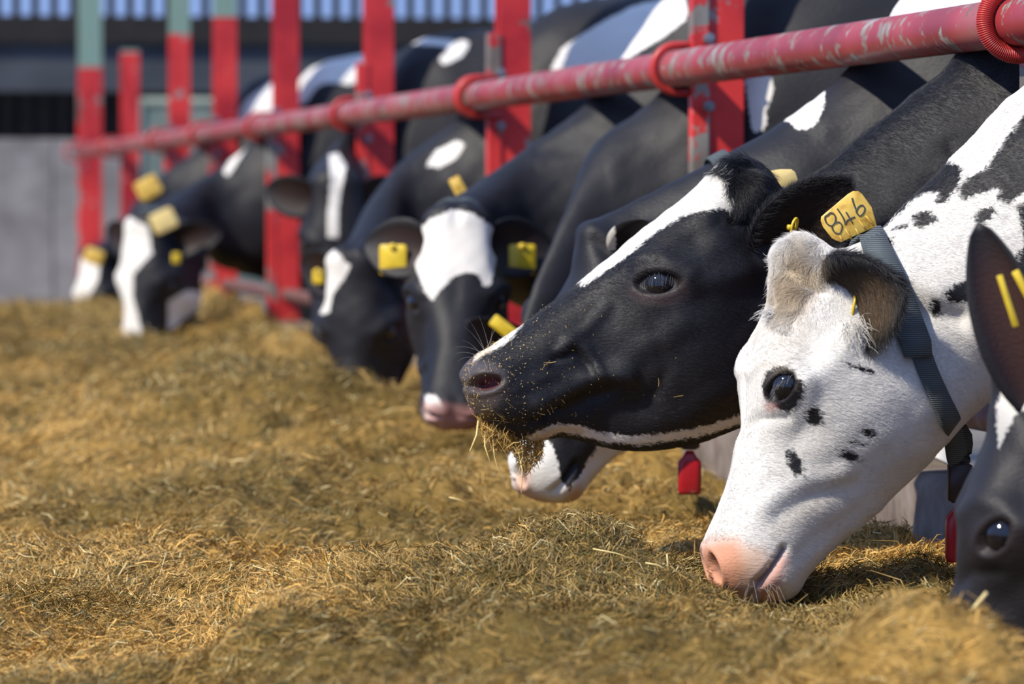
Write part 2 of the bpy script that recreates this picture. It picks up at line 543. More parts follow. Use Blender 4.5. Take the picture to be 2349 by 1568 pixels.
NY, NX = 470, 340
ys = 4.2 * (20.8 / 4.2) ** (np.linspace(0, 1, NY))
fx = np.linspace(0, 1, NX) ** 0.7
YY = np.repeat(ys[:, None], NX, 1)
XL = -0.22 * YY - 0.9
XR = fence_x(YY) - 0.03
XX = XL + (XR - XL) * fx[None]
ZZ = feed_z(XX, YY)
fv = np.stack([XX, YY, ZZ], -1).reshape(-1, 3)
ii = np.arange(NY * NX).reshape(NY, NX)
fq = np.stack([ii[:-1, :-1], ii[:-1, 1:], ii[1:, 1:], ii[1:, :-1]], -1).reshape(-1, 4)
me = raw_mesh('feed_heap', fv, fq)
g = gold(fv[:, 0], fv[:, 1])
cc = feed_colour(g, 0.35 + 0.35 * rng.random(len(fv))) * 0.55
at = me.attributes.new('scol', 'FLOAT_COLOR', 'POINT')
at.data.foreach_set('color', np.hstack([cc, np.ones((len(cc), 1))]).astype(np.float32).ravel())
feed = obj('feed_heap', me, M['feed'])
tag(feed, 'long heap of chopped golden green silage before the cows', 'feed', kind='stuff')


def strands(name, root, direc, up, length, width, colr, bend, mat, parent=None, kind='stuff'):
    """bent three-point blades, two quads each"""
    n = len(root)
    d = nrm(direc)
    wv = nrm(np.cross(d, nrm(up) + 0.6 * rng.normal(size=(n, 3)))) * width[:, None] * 0.5
    p0 = root - d * length[:, None] * 0.5
    p2 = root + d * length[:, None] * 0.5
    p1 = root + bend
    v = np.stack([p0 - wv * 0.7, p0 + wv * 0.7, p1 - wv, p1 + wv, p2 - wv * 0.4, p2 + wv * 0.4], 1).reshape(-1, 3)
    b0 = np.arange(n)[:, None] * 6
    q = np.concatenate([b0 + np.array([[0, 1, 3, 2]]), b0 + np.array([[2, 3, 5, 4]])], 1).reshape(-1, 4)
    me = raw_mesh(name, v, q, shade=True)
    at = me.attributes.new('scol', 'FLOAT_COLOR', 'POINT')
    c4 = np.repeat(np.hstack([colr, np.ones((n, 1))]), 6, 0)
    at.data.foreach_set('color', c4.astype(np.float32).ravel())
    o = obj(name, me, mat, parent)
    o['kind'] = kind
    return o


NS = 400000
yq = 4.3 * (20.0 / 4.3) ** (rng.random(NS) ** 1.35)
foc = rng.random(NS) < 0.45
yq = np.where(foc, 5.3 + 2.3 * rng.random(NS), yq)
wide = rng.random(NS) < 0.16
xl = np.where(wide, -0.20 * yq - 0.55, -0.118 * yq - 0.08)
xr = fence_x(yq) - 0.04
xq = xl + (xr - xl) * rng.random(NS)
keep = (np.abs(xq) < 0.122 * yq + 0.05) | wide
xq, yq = xq[keep], yq[keep]
NS = len(xq)
sc = np.clip(yq / 6.5, 0.85, 2.6)
zq = feed_z(xq, yq)
e = 0.02
gx = (feed_z(xq + e, yq) - zq) / e
gy = (feed_z(xq, yq + e) - zq) / e
nm = nrm(np.stack([-gx, -gy, np.ones(NS)], -1))
flow = fbm2(xq, yq, 3.0, 2, 71) * 3.2
az = flow + rng.normal(size=NS) * 1.0
lift = np.abs(rng.normal(size=NS)) * 0.38
dd = np.stack([np.cos(az), np.sin(az), lift], -1)
dd = dd - nm * (np.sum(dd * nm, -1) - lift)[:, None]
ln = (0.012 + 0.030 * rng.random(NS) ** 1.6) * (0.6 + 0.4 * sc)
long_ = rng.random(NS) < 0.02
ln = np.where(long_, ln * 2.2, ln)
wd = (0.0008 + 0.0014 * rng.random(NS) ** 1.5) * sc
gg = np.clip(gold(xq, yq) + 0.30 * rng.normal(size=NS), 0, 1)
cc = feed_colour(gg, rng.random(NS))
pale = rng.random(NS) < 0.07
cc = np.where(pale[:, None], np.array([0.72, 0.58, 0.28]) * (0.7 + 0.5 * rng.random((NS, 1))), cc)
olive = rng.random(NS) < 0.22
cc = np.where(olive[:, None], np.array([0.105, 0.090, 0.022]) * (0.5 + rng.random((NS, 1))), cc)
rt = np.stack([xq, yq, zq], -1) + nm * (0.001 + 0.013 * rng.random((NS, 1)) ** 1.7 * sc[:, None])
bend = nm * (rng.normal(size=(NS, 1)) * 0.12 * ln[:, None]) + rng.normal(size=(NS, 3)) * 0.07 * ln[:, None]
strands('feed_strands', rt, dd, nm, ln, wd, cc, bend, M['straw'], feed)

# ------------------------------------------------------------------ barrier
mb = MB()
A, B = fence(5.3, 0.0, RAILZ), fence(25.0, 0.0, RAILZ)
mb.tube([A + (B - A) * f for f in np.linspace(0, 1, 24)], 0.0365, 28)
tag(mb.build('feed_rail', M['rail']), 'long worn red tubular top rail running along the barrier', 'rail')
mb = MB()
A, B = fence(5.3, -0.10, 0.655), fence(25.0, -0.10, 0.655)
mb.tube([A + (B - A) * f for f in np.linspace(0, 1, 12)], 0.024, 20)
tag(mb.build('kerb_pipe', M['pipe']), 'thin rusty lower pipe above the kerb', 'pipe')


def post_at(px):
    """depth at which a column behind the rail is seen at pixel column px"""
    lo, hi = 5.0, 30.0
    for _ in range(50):
        mid = (lo + hi) / 2
        if project(fence(mid, -0.10, 1.3)[None])[0, 0] > px: lo = mid
        else: hi = mid
    return lo


def post(Y, label, w=0.036, top=4.2, strip_top=1.42, coil=0, strip=True):
    c = fence(Y, -0.10)
    e = bpy.data.objects.new('barrier_post', None); col.objects.link(e)
    e.location = fence(Y, -0.10)
    tag(e, label, 'post', 'red posts along the barrier')
    # column: an I section
    mb = MB()
    h, hz = top / 2, top
    fl = 0.006
    pr = [(-w, -w), (w, -w), (w, -w + 2 * fl), (fl, -w + 2 * fl), (fl, w - 2 * fl), (w, w - 2 * fl), (w, w), (-w, w), (-w, w - 2 * fl), (-fl, w - 2 * fl), (-fl, -w + 2 * fl), (-w, -w + 2 * fl)]
    mb.loft([[c + nvec * a + dvec * b + Z * z for a, b in pr] for z in (0.0, top)])
    mb.build('column', M['red'], e, shade=False)
    if strip:
        s = fence(Y - 0.03, -0.046)
        mb = MB(); mb.box([s[0], s[1], (0.5 + strip_top) / 2], nvec, dvec, Z, 0.019, 0.016, (strip_top - 0.5) / 2, bev=0.004)
        st = mb.build('mounting_bar', M['strip'], e, shade=False)
        for z in (RAILZ - 0.075, RAILZ + 0.06):
            mb = MB(); bc = fence(Y - 0.045, -0.06, z)
            mb.tube([bc, bc - dvec * 0.02], 0.012, 6); mb.tube([bc - dvec * 0.018, bc - dvec * 0.032], 0.006, 8)
            mb.build('bolt', M['bolt'], e, shade=False)
    # U-shaped ring that holds the rail
    def u_ring(y, rr, name='rail_ring'):
        c0 = fence(y, 0.0, RAILZ)
        R = 0.0365 + rr + 0.002
        pts = [c0 - nvec * 0.06 + Z * R]
        pts += [c0 + nvec * (math.sin(a) * R) + Z * (math.cos(a) * R) for a in np.linspace(0, math.pi, 18)]
        pts += [c0 - nvec * 0.06 - Z * R]
        mb = MB()
        mb.tube(pts, rr, 10, up=dvec)
        return mb.build(name, M['ring'], e)
    if coil == 0:
        u_ring(Y - 0.03, 0.0085)
    elif coil == 1:
        for k in range(3): u_ring(Y - 0.05 + 0.024 * k, 0.009)
    else:
        r = u_ring(Y - 0.1, 0.010)
        c0 = fence(Y - 0.1, 0.0, RAILZ)
        R = 0.0365 + 0.013
        mb = MB()
        arc = np.linspace(-0.2, math.pi + 0.2, 1000)
        pts = []
        for i, a in enumerate(arc):
            ph = 2 * math.pi * i / 1000 * 62
            rad = R + 0.0115 * math.cos(ph)
            pts.append(c0 + nvec * (math.sin(a) * rad) + Z * (math.cos(a) * rad) + dvec * (0.0115 * math.sin(ph)))
        mb.tube(pts, 0.0017, 5, up=dvec)
        mb.build('coil', M['ring'], r)
    return e


post(post_at(2440), 'nearest red post at the right picture edge, with a coiled ring on the rail', coil=2)
post(post_at(1657), 'red post right behind the black cow with the white blaze')
post(post_at(1176), 'bright red post with three stacked rings, second from the right inside the picture', coil=1, w=.040)
post(post_at(868), 'red post third from the right, beside the shaded cow with the thin face stripe', w=.042)
post(post_at(655), 'all red post just left of the white cow back above the rail', strip_top=1.3, w=.044)
post(post_at(516), 'grey green topped red post, third of the tall posts from the left', strip_top=1.3, w=.044)
post(post_at(412), 'green topped red post just right of the short red stub', strip_top=1.3, w=.044)
post(post_at(298), 'short red stub post with its top end in view', w=.044, top=1.75, strip=False)
post(post_at(207), 'farthest red post with a long pale green top at the end of the rail', w=.062, strip_top=1.60)

# grey-green gate sheet behind the far posts
g0 = fence(25.3, -0.35); g1 = fence(25.3, -1.85)
gate = bpy.data.objects.new('sheeted_gate', None); col.objects.link(gate); gate.location = (g0 + g1) / 2
tag(gate, 'grey green sheeted gate behind the far red posts', 'gate')
quad_box('sheet', g0, g1, 0.5, 1.52, 0.02, M['green_steel'], gate)
for q in (g0, g1):
    mb = MB(); mb.tube([q, q + Z * 1.56], 0.03, 12); mb.build('upright', M['green_steel'], gate)
for z in (0.5, 1.54):
    mb = MB(); mb.tube([g0 + Z * z, g1 + Z * z], 0.025, 12); mb.build('bar', M['green_steel'], gate)

# ------------------------------------------------------------------ cows
def spline(xs, ysv, xq):
    ysv = np.asarray(ysv, float)
    if ysv.ndim == 1: ysv = ysv[:, None]; sq = True
    else: sq = False
    h = np.diff(xs)
    dlt = np.diff(ysv, axis=0) / h[:, None]
    mt = np.zeros_like(ysv)
    mt[1:-1] = (dlt[:-1] * h[1:, None] + dlt[1:] * h[:-1, None]) / (h[:-1] + h[1:])[:, None]
    mt[0], mt[-1] = dlt[0], dlt[-1]
    i = np.clip(np.searchsorted(xs, xq, side='right') - 1, 0, len(h) - 1)
    t = ((xq - xs[i]) / h[i])[:, None]
    hh = h[i][:, None]
    r = (2 * t**3 - 3 * t**2 + 1) * ysv[i] + (t**3 - 2 * t**2 + t) * hh * mt[i] + (-2 * t**3 + 3 * t**2) * ysv[i + 1] + (t**3 - t**2) * hh * mt[i + 1]
    return r[:, 0] if sq else r


# head stations in photograph pixels: (dorsal x, y, ventral x, y, half width m, exponent, skew)
BLACK = [
    (1067, 874, 1068, 890, .014, 2.0, 0), (1070, 852, 1073, 916, .042, 2.2, 0), (1082, 828, 1090, 946, .063, 2.3, 0.0),
    (1104, 808, 1120, 970, .077, 2.4, 0.0), (1138, 788, 1168, 990, .084, 2.4, -.04), (1188, 753, 1228, 1006, .080, 2.3, -.02),
    (1252, 706, 1290, 1002, .072, 2.2, .06), (1330, 648, 1368, 1020, .072, 2.3, .10), (1410, 588, 1443, 1030, .084, 2.4, .18),
    (1480, 528, 1522, 1027, .101, 2.5, .22), (1550, 476, 1602, 1010, .110, 2.6, .18), (1608, 428, 1682, 978, .106, 2.5, .10),
    (1650, 393, 1765, 940, .096, 2.3, .0), (1700, 368, 1845, 895, .088, 2.2, -.10), (1752, 392, 1915, 850, .086, 2.1, -.12),
    (1800, 440, 1980, 815, .092, 2.1, -.10)]
BLACK_NECK = [(1880, 388, 2065, 790, .105, 2.1, -.15), (1985, 308, 2150, 800, .12, 2.1, -.2), (2100, 208, 2260, 850, .14, 2.1, -.2), (2195, 130, 2340, 910, .155, 2.1, -.2), (2300, -40, 2420, 985, .175, 2.2, -.2)]
WHITE = [
    (1622, 1297, 1627, 1311, .014, 2.0, 0), (1618, 1272, 1638, 1342, .042, 2.2, 0), (1622, 1248, 1668, 1366, .063, 2.3, 0),
    (1635, 1215, 1718, 1380, .076, 2.4, 0), (1654, 1165, 1788, 1370, .082, 2.4, -.04), (1674, 1100, 1848, 1310, .080, 2.3, -.02),
    (1692, 1030, 1908, 1250, .074, 2.2, .06), (1709, 962, 1978, 1195, .077, 2.3, .10), (1718, 900, 2045, 1133, .092, 2.4, .18),
    (1722, 842, 2105, 1073, .105, 2.5, .20), (1738, 772, 2155, 1018, .110, 2.6, .16), (1762, 705, 2195, 975, .106, 2.5, .08),
    (1770, 630, 2230, 945, .097, 2.3, .0), (1785, 570, 2265, 920, .088, 2.2, -.08), (1838, 539, 2300, 900, .086, 2.1, -.12),
    (1915, 570, 2332, 884, .090, 2.1, -.12)]
WHITE_NECK = [(2010, 535, 2385, 865, .102, 2.1, -.15), (2110, 440, 2450, 850, .12, 2.1, -.2), (2225, 325, 2540, 870, .14, 2.1, -.2), (2349, 203, 2620, 950, .16, 2.1, -.2), (2490, 98, 2690, 1010, .165, 2.1, -.2), (2600, -60, 2760, 1060, .18, 2.2, -.2)]
# body stations: (t dorsal, z dorsal, t ventral, z ventral, half width, exponent, skew), t = metres behind the rail
BODY = [(.20, 1.46, .22, .68, .205, 2.3, -.18), (.42, 1.53, .42, .62, .25, 2.4, -.14), (.75, 1.51, .75, .60, .285, 2.4, -.1), (1.15, 1.48, 1.15, .57, .32, 2.4, -.1), (1.5, 1.49, 1.5, .62, .32, 2.4, -.05),
        (1.75, 1.50, 1.72, .74, .28, 2.3, .1), (1.95, 1.44, 1.92, .85, .23, 2.2, .1), (2.08, 1.32, 2.05, .95, .15, 2.1, 0), (2.12, 1.2, 2.11, 1.08, .04, 2.0, 0)]
NECK_BASE = [(-.12, 1.12, -.10, .745, .135, 2.1, -.15), (.0, 1.205, .02, .715, .15, 2.1, -.2), (.08, 1.30, .10, .70, .17, 2.2, -.2)]

BR_BLACK = [  # relief in photograph pixels: ('g', x, y, rx, ry, angle, amp) or ('l', points, radius, amp)
    ('g', 1505, 632, 95, 68, 25, .012), ('g', 1590, 552, 55, 42, 35, -.013), ('g', 1420, 690, 70, 40, 40, -.006),
    ('l', [(1470, 600), (1520, 590), (1580, 622)], 20, .006), ('l', [(1590, 650), (1660, 640), (1740, 610)], 30, .007),
    ('g', 1610, 830, 150, 130, 30, .014), ('l', [(1380, 880), (1470, 800), (1560, 740)], 34, .006),
    ('l', [(1285, 805), (1310, 785), (1345, 800), (1375, 850)], 13, .0045), ('l', [(1275, 822), (1318, 808), (1350, 840)], 12, -.0045),
    ('l', [(1235, 925), (1300, 895), (1370, 858), (1440, 862)], 24, .011), ('l', [(1260, 960), (1330, 920), (1400, 890)], 22, -.010),
    ('g', 1210, 850, 60, 40, 20, -.004), ('l', [(1180, 890), (1260, 862), (1330, 862)], 18, .003),
    ('l', [(1420, 1000), (1560, 960), (1680, 880)], 40, .006), ('g', 1470, 930, 60, 40, 0, -.006),
    ('l', [(1120, 962), (1180, 972), (1240, 962), (1285, 945)], 9, -.006), ('g', 1200, 995, 60, 26, 0, .006),
    ('g', 1112, 862, 52, 30, -25, .008),
    ('l', [(1660, 500), (1730, 560), (1760, 660)], 26, -.008), ('g', 1705, 428, 55, 58, 0, .024), ('l', [(1690, 498), (1725, 500), (1765, 468)], 13, -.014),
    ('l', [(1500, 760), (1530, 840), (1500, 900)], 16, -.003), ('l', [(1390, 700), (1340, 760), (1300, 780)], 16, .003)]
BR_WHITE = [
    ('g', 1782, 888, 78, 82, 0, .014), ('l', [(1735, 850), (1770, 822), (1815, 828), (1850, 862)], 20, .006), ('g', 1840, 985, 70, 40, 50, -.006),
    ('g', 1860, 800, 50, 60, 20, -.009), ('l', [(1850, 880), (1920, 820), (1960, 770)], 30, .006), ('g', 2030, 930, 150, 150, 0, .013),
    ('l', [(1745, 1160), (1790, 1130), (1850, 1100), (1930, 1080)], 24, .004), ('l', [(1790, 1180), (1860, 1140), (1960, 1110)], 22, -.003),
    ('l', [(1740, 1335), (1765, 1305), (1788, 1272), (1796, 1258)], 9, -.011), ('g', 1795, 1330, 52, 42, -40, .010), ('g', 1720, 1290, 60, 50, 0, .005),
    ('l', [(1700, 1000), (1750, 960), (1800, 955)], 14, -.004), ('l', [(1830, 1270), (1900, 1220), (1960, 1180)], 24, -.004), ('l', [(1850, 1300), (1930, 1235), (2010, 1165)], 24, .003),
    ('l', [(1820, 610), (1850, 640), (1880, 660)], 20, -.007), ('g', 1810, 580, 45, 40, 0, .008),
    ('l', [(2060, 690), (2120, 720), (2200, 730)], 30, -.012), ('l', [(2090, 640), (2150, 670)], 30, .006)]
EYE_BLACK = dict(x=1510, y=650, a=50, b=23, ang=-5, depth=.010)
EYE_WHITE = dict(x=1802, y=886, a=36, b=20, ang=-52, depth=.010)
NOS_BLACK = dict(x=1116, y=879, a=34, b=15, ang=-13, depth=.020)
NOS_WHITE = dict(x=1641, y=1302, a=32, b=11, ang=72, depth=.018)


def seg_dist(p, pts):
    d = np.full(len(p), 1e9)
    pts = np.asarray(pts, float)
    for a, b in zip(pts[:-1], pts[1:]):
        ab = b - a
        t = np.clip(((p - a) @ ab) / (ab @ ab), 0, 1)
        d = np.minimum(d, np.linalg.norm(p - a - t[:, None] * ab, axis=1))
    return d


def poly_sd(p, poly):
    """signed distance, positive inside"""
    poly = np.asarray(poly, float)
    d = seg_dist(p, np.vstack([poly, poly[:1]]))
    ins = np.zeros(len(p), bool)
    x, y = p[:, 0], p[:, 1]
    for (x1, y1), (x2, y2) in zip(poly, np.roll(poly, -1, 0)):
        c = ((y1 > y) != (y2 > y))
        xi = (x2 - x1) * (y - y1) / (y2 - y1 + 1e-12) + x1
        ins ^= c & (x < xi)
    return np.where(ins, d, -d)


def ell_sd(p, x, y, rx, ry, ang=0):
    a = math.radians(ang)
    u = (p[:, 0] - x) * math.cos(a) + (p[:, 1] - y) * math.sin(a)
    v = -(p[:, 0] - x) * math.sin(a) + (p[:, 1] - y) * math.cos(a)
    return (1 - np.sqrt((u / rx) ** 2 + (v / ry) ** 2)) * min(rx, ry)


def shape_sd(p, s):
    if s[0] == 'p': return poly_sd(p, s[1])
    if s[0] == 'e': return ell_sd(p, *s[1:])
    if s[0] == 'l': return s[2] - seg_dist(p, s[1])


HEAD, NECK, BODYP, EAR, LEG = 0, 1, 2, 3, 4
ALL_P = (0, 1, 2, 3)


def build_cow(spec):
    """one continuous body: muzzle, head, neck, trunk, legs, ears"""
    Yf = spec['Y']
    O = fence(Yf)
    yaw = math.radians(spec.get('body_yaw', 0))
    e1 = back * math.cos(yaw) - side * math.sin(yaw)
    S = np.cross(e1, Z)              # towards the camera
    if S[1] > 0: S = -S

    def world(tsz):
        tsz = np.asarray(tsz, float)
        return O + tsz[..., 0:1] * e1 + tsz[..., 1:2] * S + tsz[..., 2:3] * Z

    def to_cow(p):
        q = np.asarray(p) - O
        return np.array([q @ e1, q @ S, q[2]])

    hero = spec.get('hero')
    table = WHITE if hero == 'white' or spec.get('table') == 'white' else BLACK
    eye = EYE_WHITE if table is WHITE else EYE_BLACK
    nos = NOS_WHITE if table is WHITE else NOS_BLACK
    brushes = BR_WHITE if table is WHITE else BR_BLACK
    st = []

    def plane_pt(px, py):
        """pixel on the cow's middle plane -> (t, 0, z)"""
        d = FWD + np.array([1, 0, 0]) * (px - CX) / F + UPV * (CY - py) / F
        k = ((O - CAM) @ S) / (d @ S)
        return to_cow(CAM + d * k)

    if hero:
        H = lambda a: a
        for r in table + (WHITE_NECK if hero == 'white' else BLACK_NECK):
            D, V = plane_pt(r[0], r[1]), plane_pt(r[2], r[3])
            st.append((D, V, np.array([0, 1.0, 0]), r[4], r[5], r[6], r[0:2], r[2:4]))
        nh = len(table)
    else:
        ph, ya, ro = [math.radians(a) for a in spec['pose']]
        piv = to_cow(P(*spec['pivot']))
        scl = spec.get('scale', 1.0)
        p0 = np.array((1760, 600)) if table is BLACK else np.array((1950, 740))
        ppm = 1480.0 if table is BLACK else 1610.0
        cp, sp_, cy, sy, cr, sr = math.cos(ph), math.sin(ph), math.cos(ya), math.sin(ya), math.cos(ro), math.sin(ro)

        def rot(a):
            a = np.asarray(a, float)
            t, s, z = a[..., 0], a[..., 1], a[..., 2]
            t, z = t * cp - z * sp_, t * sp_ + z * cp          # nose down
            s, z = s * cr - z * sr, s * sr + z * cr            # tilt
            t, s = t * cy + s * sy, -t * sy + s * cy           # nose towards the camera
            return np.stack([t, s, z], -1)

        def loc(px, py, s=0.0):
            return np.array([(px - p0[0]) / ppm * scl, s * scl, -(py - p0[1]) / ppm * scl])
        for r in table[:-1]:
            st.append((piv + rot(loc(r[0], r[1])), piv + rot(loc(r[2], r[3])), rot(np.array([0, 1.0, 0])), r[4] * scl, r[5], r[6], r[0:2], r[2:4]))
        nh = len(table) - 1
        dz = spec.get('neck_dz', 0.0)
        for r in NECK_BASE[spec.get('skip_neck', 0):]:
            st.append((np.array([r[0], 0, r[1] + dz]), np.array([r[2], 0, r[3]]), np.array([0, 1.0, 0]), r[4], r[5], r[6], tuple(np.add(st[-1][6], (160, 0))), tuple(np.add(st[-1][7], (160, 0)))))
    for r in BODY:
        st.append((np.array([r[0], 0, r[1]]), np.array([r[2], 0, r[3]]), np.array([0, 1.0, 0]), r[4], r[5], r[6], tuple(np.add(st[-1][6], (160, 0))), tuple(np.add(st[-1][7], (160, 0)))))

    Ds = np.array([s[0] for s in st]); Vs = np.array([s[1] for s in st]); Ls = np.array([s[2] for s in st])
    sc_ = np.array([[s[3], s[4], s[5]] for s in st]); cD = np.array([s[6] for s in st], float); cV = np.array([s[7] for s in st], float)
    step = np.linalg.norm(np.diff((Ds + Vs) / 2, axis=0), axis=1) * 0.5 + 0.25 * (np.linalg.norm(np.diff(Ds, axis=0), axis=1) + np.linalg.norm(np.diff(Vs, axis=0), axis=1))
    xs = np.concatenate([[0], np.cumsum(np.maximum(step, 0.008))])
    res = spec.get('res', 0.006)
    xq = []
    for i in range(len(xs) - 1):
        r = res if i < nh else (res * 2.2 if i < nh + 3 else 0.03)
        if i < 2: r = res * 0.5
        k = max(2, int(math.ceil((xs[i + 1] - xs[i]) / r)))
        xq += list(xs[i] + (xs[i + 1] - xs[i]) * np.arange(k) / k)
    xq = np.array(xq + [xs[-1]])
    D, V, L = spline(xs, Ds, xq), spline(xs, Vs, xq), nrm(spline(xs, Ls, xq))
    q3 = spline(xs, sc_, xq)
    W, ex, sk = np.maximum(q3[:, 0], .004), np.maximum(q3[:, 1], 1.8), q3[:, 2]
    cd, cv = spline(xs, cD, xq), spline(xs, cV, xq)
    NV = spec.get('nv', 96)
    th = np.linspace(0, 2 * math.pi, NV, endpoint=False)
    cs, sn = np.cos(th), np.sin(th)
    hh = np.sign(cs)[None] * np.abs(cs)[None] ** (2 / ex[:, None])
    ww = np.sign(sn)[None] * np.abs(sn)[None] ** (2 / ex[:, None]) * (1 + sk[:, None] * hh)
    C, Hh = (D + V) / 2, (D - V) / 2
    pos = C[:, None] + Hh[:, None] * hh[..., None] + L[:, None] * (W[:, None] * ww)[..., None]
    NR = len(xq)
    pw = world(pos)
    # grid normals
    du = np.gradient(pw, axis=0)
    dv = np.roll(pw, -1, 1) - np.roll(pw, 1, 1)
    nv_ = nrm(np.cross(du, dv))
    cen = (world(C))[:, None]
    flip = np.sign(np.sum(nv_ * (pw - cen), -1, keepdims=True)); flip[flip == 0] = 1
    nv_ = nv_ * flip
    # canonical pixel of every vertex: where the near side shows in the profile photograph
    lat = np.abs(W[:, None] * ww)
    if hero:
        mir = pos.copy(); mir[..., 1] = np.abs(mir[..., 1])
        cpx = project(world(mir).reshape(-1, 3)).reshape(NR, NV, 2)
    else:
        cpx = cv[:, None] + (cd - cv)[:, None] * ((hh + 1) / 2)[..., None]
        cpx = cpx + np.stack([lat * 243, np.zeros_like(lat)], -1)
    head_u = np.searchsorted(xs, xq, side='right') - 1
    ishead = (head_u < nh + (2 if hero else 0))
    fade = smooth(xs[nh] + 0.1, xs[nh], xq)[:, None] if not hero else np.ones((NR, 1))
    flat = cpx.reshape(-1, 2)
    disp = np.zeros(NR * NV)
    latw = smooth(0.0, 0.02, lat).ravel()
    for b in brushes:
        if b[0] == 'g':
            a = math.radians(b[5])
            u = (flat[:, 0] - b[1]) * math.cos(a) - (flat[:, 1] - b[2]) * math.sin(a)
            v = (flat[:, 0] - b[1]) * math.sin(a) + (flat[:, 1] - b[2]) * math.cos(a)
            disp += b[6] * np.exp(-(u / b[3]) ** 2 - (v / b[4]) ** 2)
        else:
            disp += b[3] * np.exp(-(seg_dist(flat, b[1]) / b[2]) ** 2)

    def almond(e):
        a = math.radians(e['ang'])
        u = (flat[:, 0] - e['x']) * math.cos(a) + (flat[:, 1] - e['y']) * math.sin(a)
        v = -(flat[:, 0] - e['x']) * math.sin(a) + (flat[:, 1] - e['y']) * math.cos(a)
        return (np.abs(u) / e['a']) ** 2 + (np.abs(v) / e['b']) ** 1.7
    ae = np.sqrt(almond(eye)); an = np.sqrt(almond(nos))
    eye_d = -eye['depth'] * smooth(1.12, 0.85, ae) + .0014 * np.exp(-((ae - 1.28) / .2) ** 2)
    nos_d = -nos['depth'] * smooth(1.25, 0.7, an) + .0022 * np.exp(-((an - 1.5) / .35) ** 2)
    skn = .0012 * noise3(pw.reshape(-1, 3), 38, 5) + .0022 * noise3(pw.reshape(-1, 3), 15, 9)
    # surface before the eyelids, for the eyeballs
    hd = np.repeat(ishead, NV) & (np.repeat(xq, NV) > 0)
    fl = np.repeat(fade[:, 0], NV)
    base_disp = disp * latw * fl
    dsp = (base_disp + (eye_d + nos_d) * latw * fl + skn)
    dsp = np.where(hd, dsp, skn * 2.0)
    pbase = pw.reshape(-1, 3) + nv_.reshape(-1, 3) * np.where(hd, base_disp, 0)[:, None]
    pd = pw.reshape(-1, 3) + nv_.reshape(-1, 3) * dsp[:, None]
    sgn = np.sign(ww).ravel()
    eyes = []
    for s_ in (1, -1):
        dd_ = np.linalg.norm(flat - (eye['x'], eye['y']), axis=1) + np.where((sgn == s_) & hd, 0, 1e6)
        k = int(np.argmin(dd_))
        eyes.append((pbase[k], nv_.reshape(-1, 3)[k]))
    part = np.repeat(np.where(head_u < nh, HEAD, np.where(head_u < nh + 3, NECK, BODYP)), NV)
    # assemble
    mb = MB()
    idx = np.arange(NR * NV).reshape(NR, NV)
    quads = np.stack([idx[:-1], np.roll(idx, -1, 1)[:-1], np.roll(idx, -1, 1)[1:], idx[1:]], -1).reshape(-1, 4)
    verts = np.vstack([pd, pd[:NV].mean(0), pd[-NV:].mean(0)])
    j = np.arange(NV); jn = (j + 1) % NV
    tris = np.vstack([np.stack([np.full(NV, NR * NV), jn, j], -1), np.stack([np.full(NV, NR * NV + 1), (NR - 1) * NV + j, (NR - 1) * NV + jn], -1)])
    # orientation: make faces point outward
    f0 = quads[len(quads) // 2]
    nn = np.cross(verts[f0[1]] - verts[f0[0]], verts[f0[2]] - verts[f0[0]])
    if nn @ nv_.reshape(-1, 3)[f0[0]] < 0:
        quads = quads[:, ::-1]; tris = tris[:, ::-1]
    mb.add(verts, quads, tris)
    parts = [part, np.array([HEAD, BODYP])]
    cpxs = [flat, np.zeros((2, 2))]
    inner = [np.zeros(len(verts))]

    # legs, udder, tail
    def leg(t, s, hind):
        if not hind:
            prof = [(t, .75, .13), (t, .62, .085), (t + .01, .48, .06), (t + .01, .42, .062), (t + .01, .33, .042), (t, .2, .038), (t, .12, .045), (t - .02, .07, .05), (t - .03, .0, .058)]
        else:
            prof = [(t - .1, .95, .19), (t - .08, .78, .15), (t + .02, .64, .085), (t + .09, .52, .06), (t + .09, .46, .055), (t + .05, .3, .042), (t + .03, .14, .046), (t, .07, .05), (t - .02, .0, .058)]
        prof = np.array(prof)
        xx = np.arange(len(prof)) * 1.0
        qq = spline(xx, prof, np.linspace(0, len(prof) - 1, 34))
        rings = []
        for a, z, r in qq:
            rings.append([world(np.array([a + r * math.cos(k) * 1.1, s + r * .8 * math.sin(k), z])) for k in np.linspace(0, 2 * math.pi, 16, endpoint=False)])
        mb.loft(rings)
    n0 = mb.n
    for s in (-.16, .16): leg(.46, s, False)
    for s in (-.17, .17): leg(1.86, s, True)
    mb.loft([[world(np.array([1.62 + .16 * r * math.cos(k), .15 * r * math.sin(k), z])) for k in np.linspace(0, 2 * math.pi, 16, endpoint=False)] for z, r in ((.8, .9), (.68, 1.0), (.58, .9), (.52, .55), (.51, .2))])
    mb.tube([world(np.array(q)) for q in ((2.06, 0, 1.33), (2.14, 0, 1.28), (2.16, 0, 1.05), (2.15, 0, .7), (2.15, 0, .5), (2.15, 0, .35))], [.035, .028, .02, .018, .035, .01], 10)
    parts.append(np.full(mb.n - n0, LEG)); cpxs.append(np.zeros((mb.n - n0, 2))); inner.append(np.zeros(mb.n - n0))

    # ears
    ear_info = []; ear_q = []
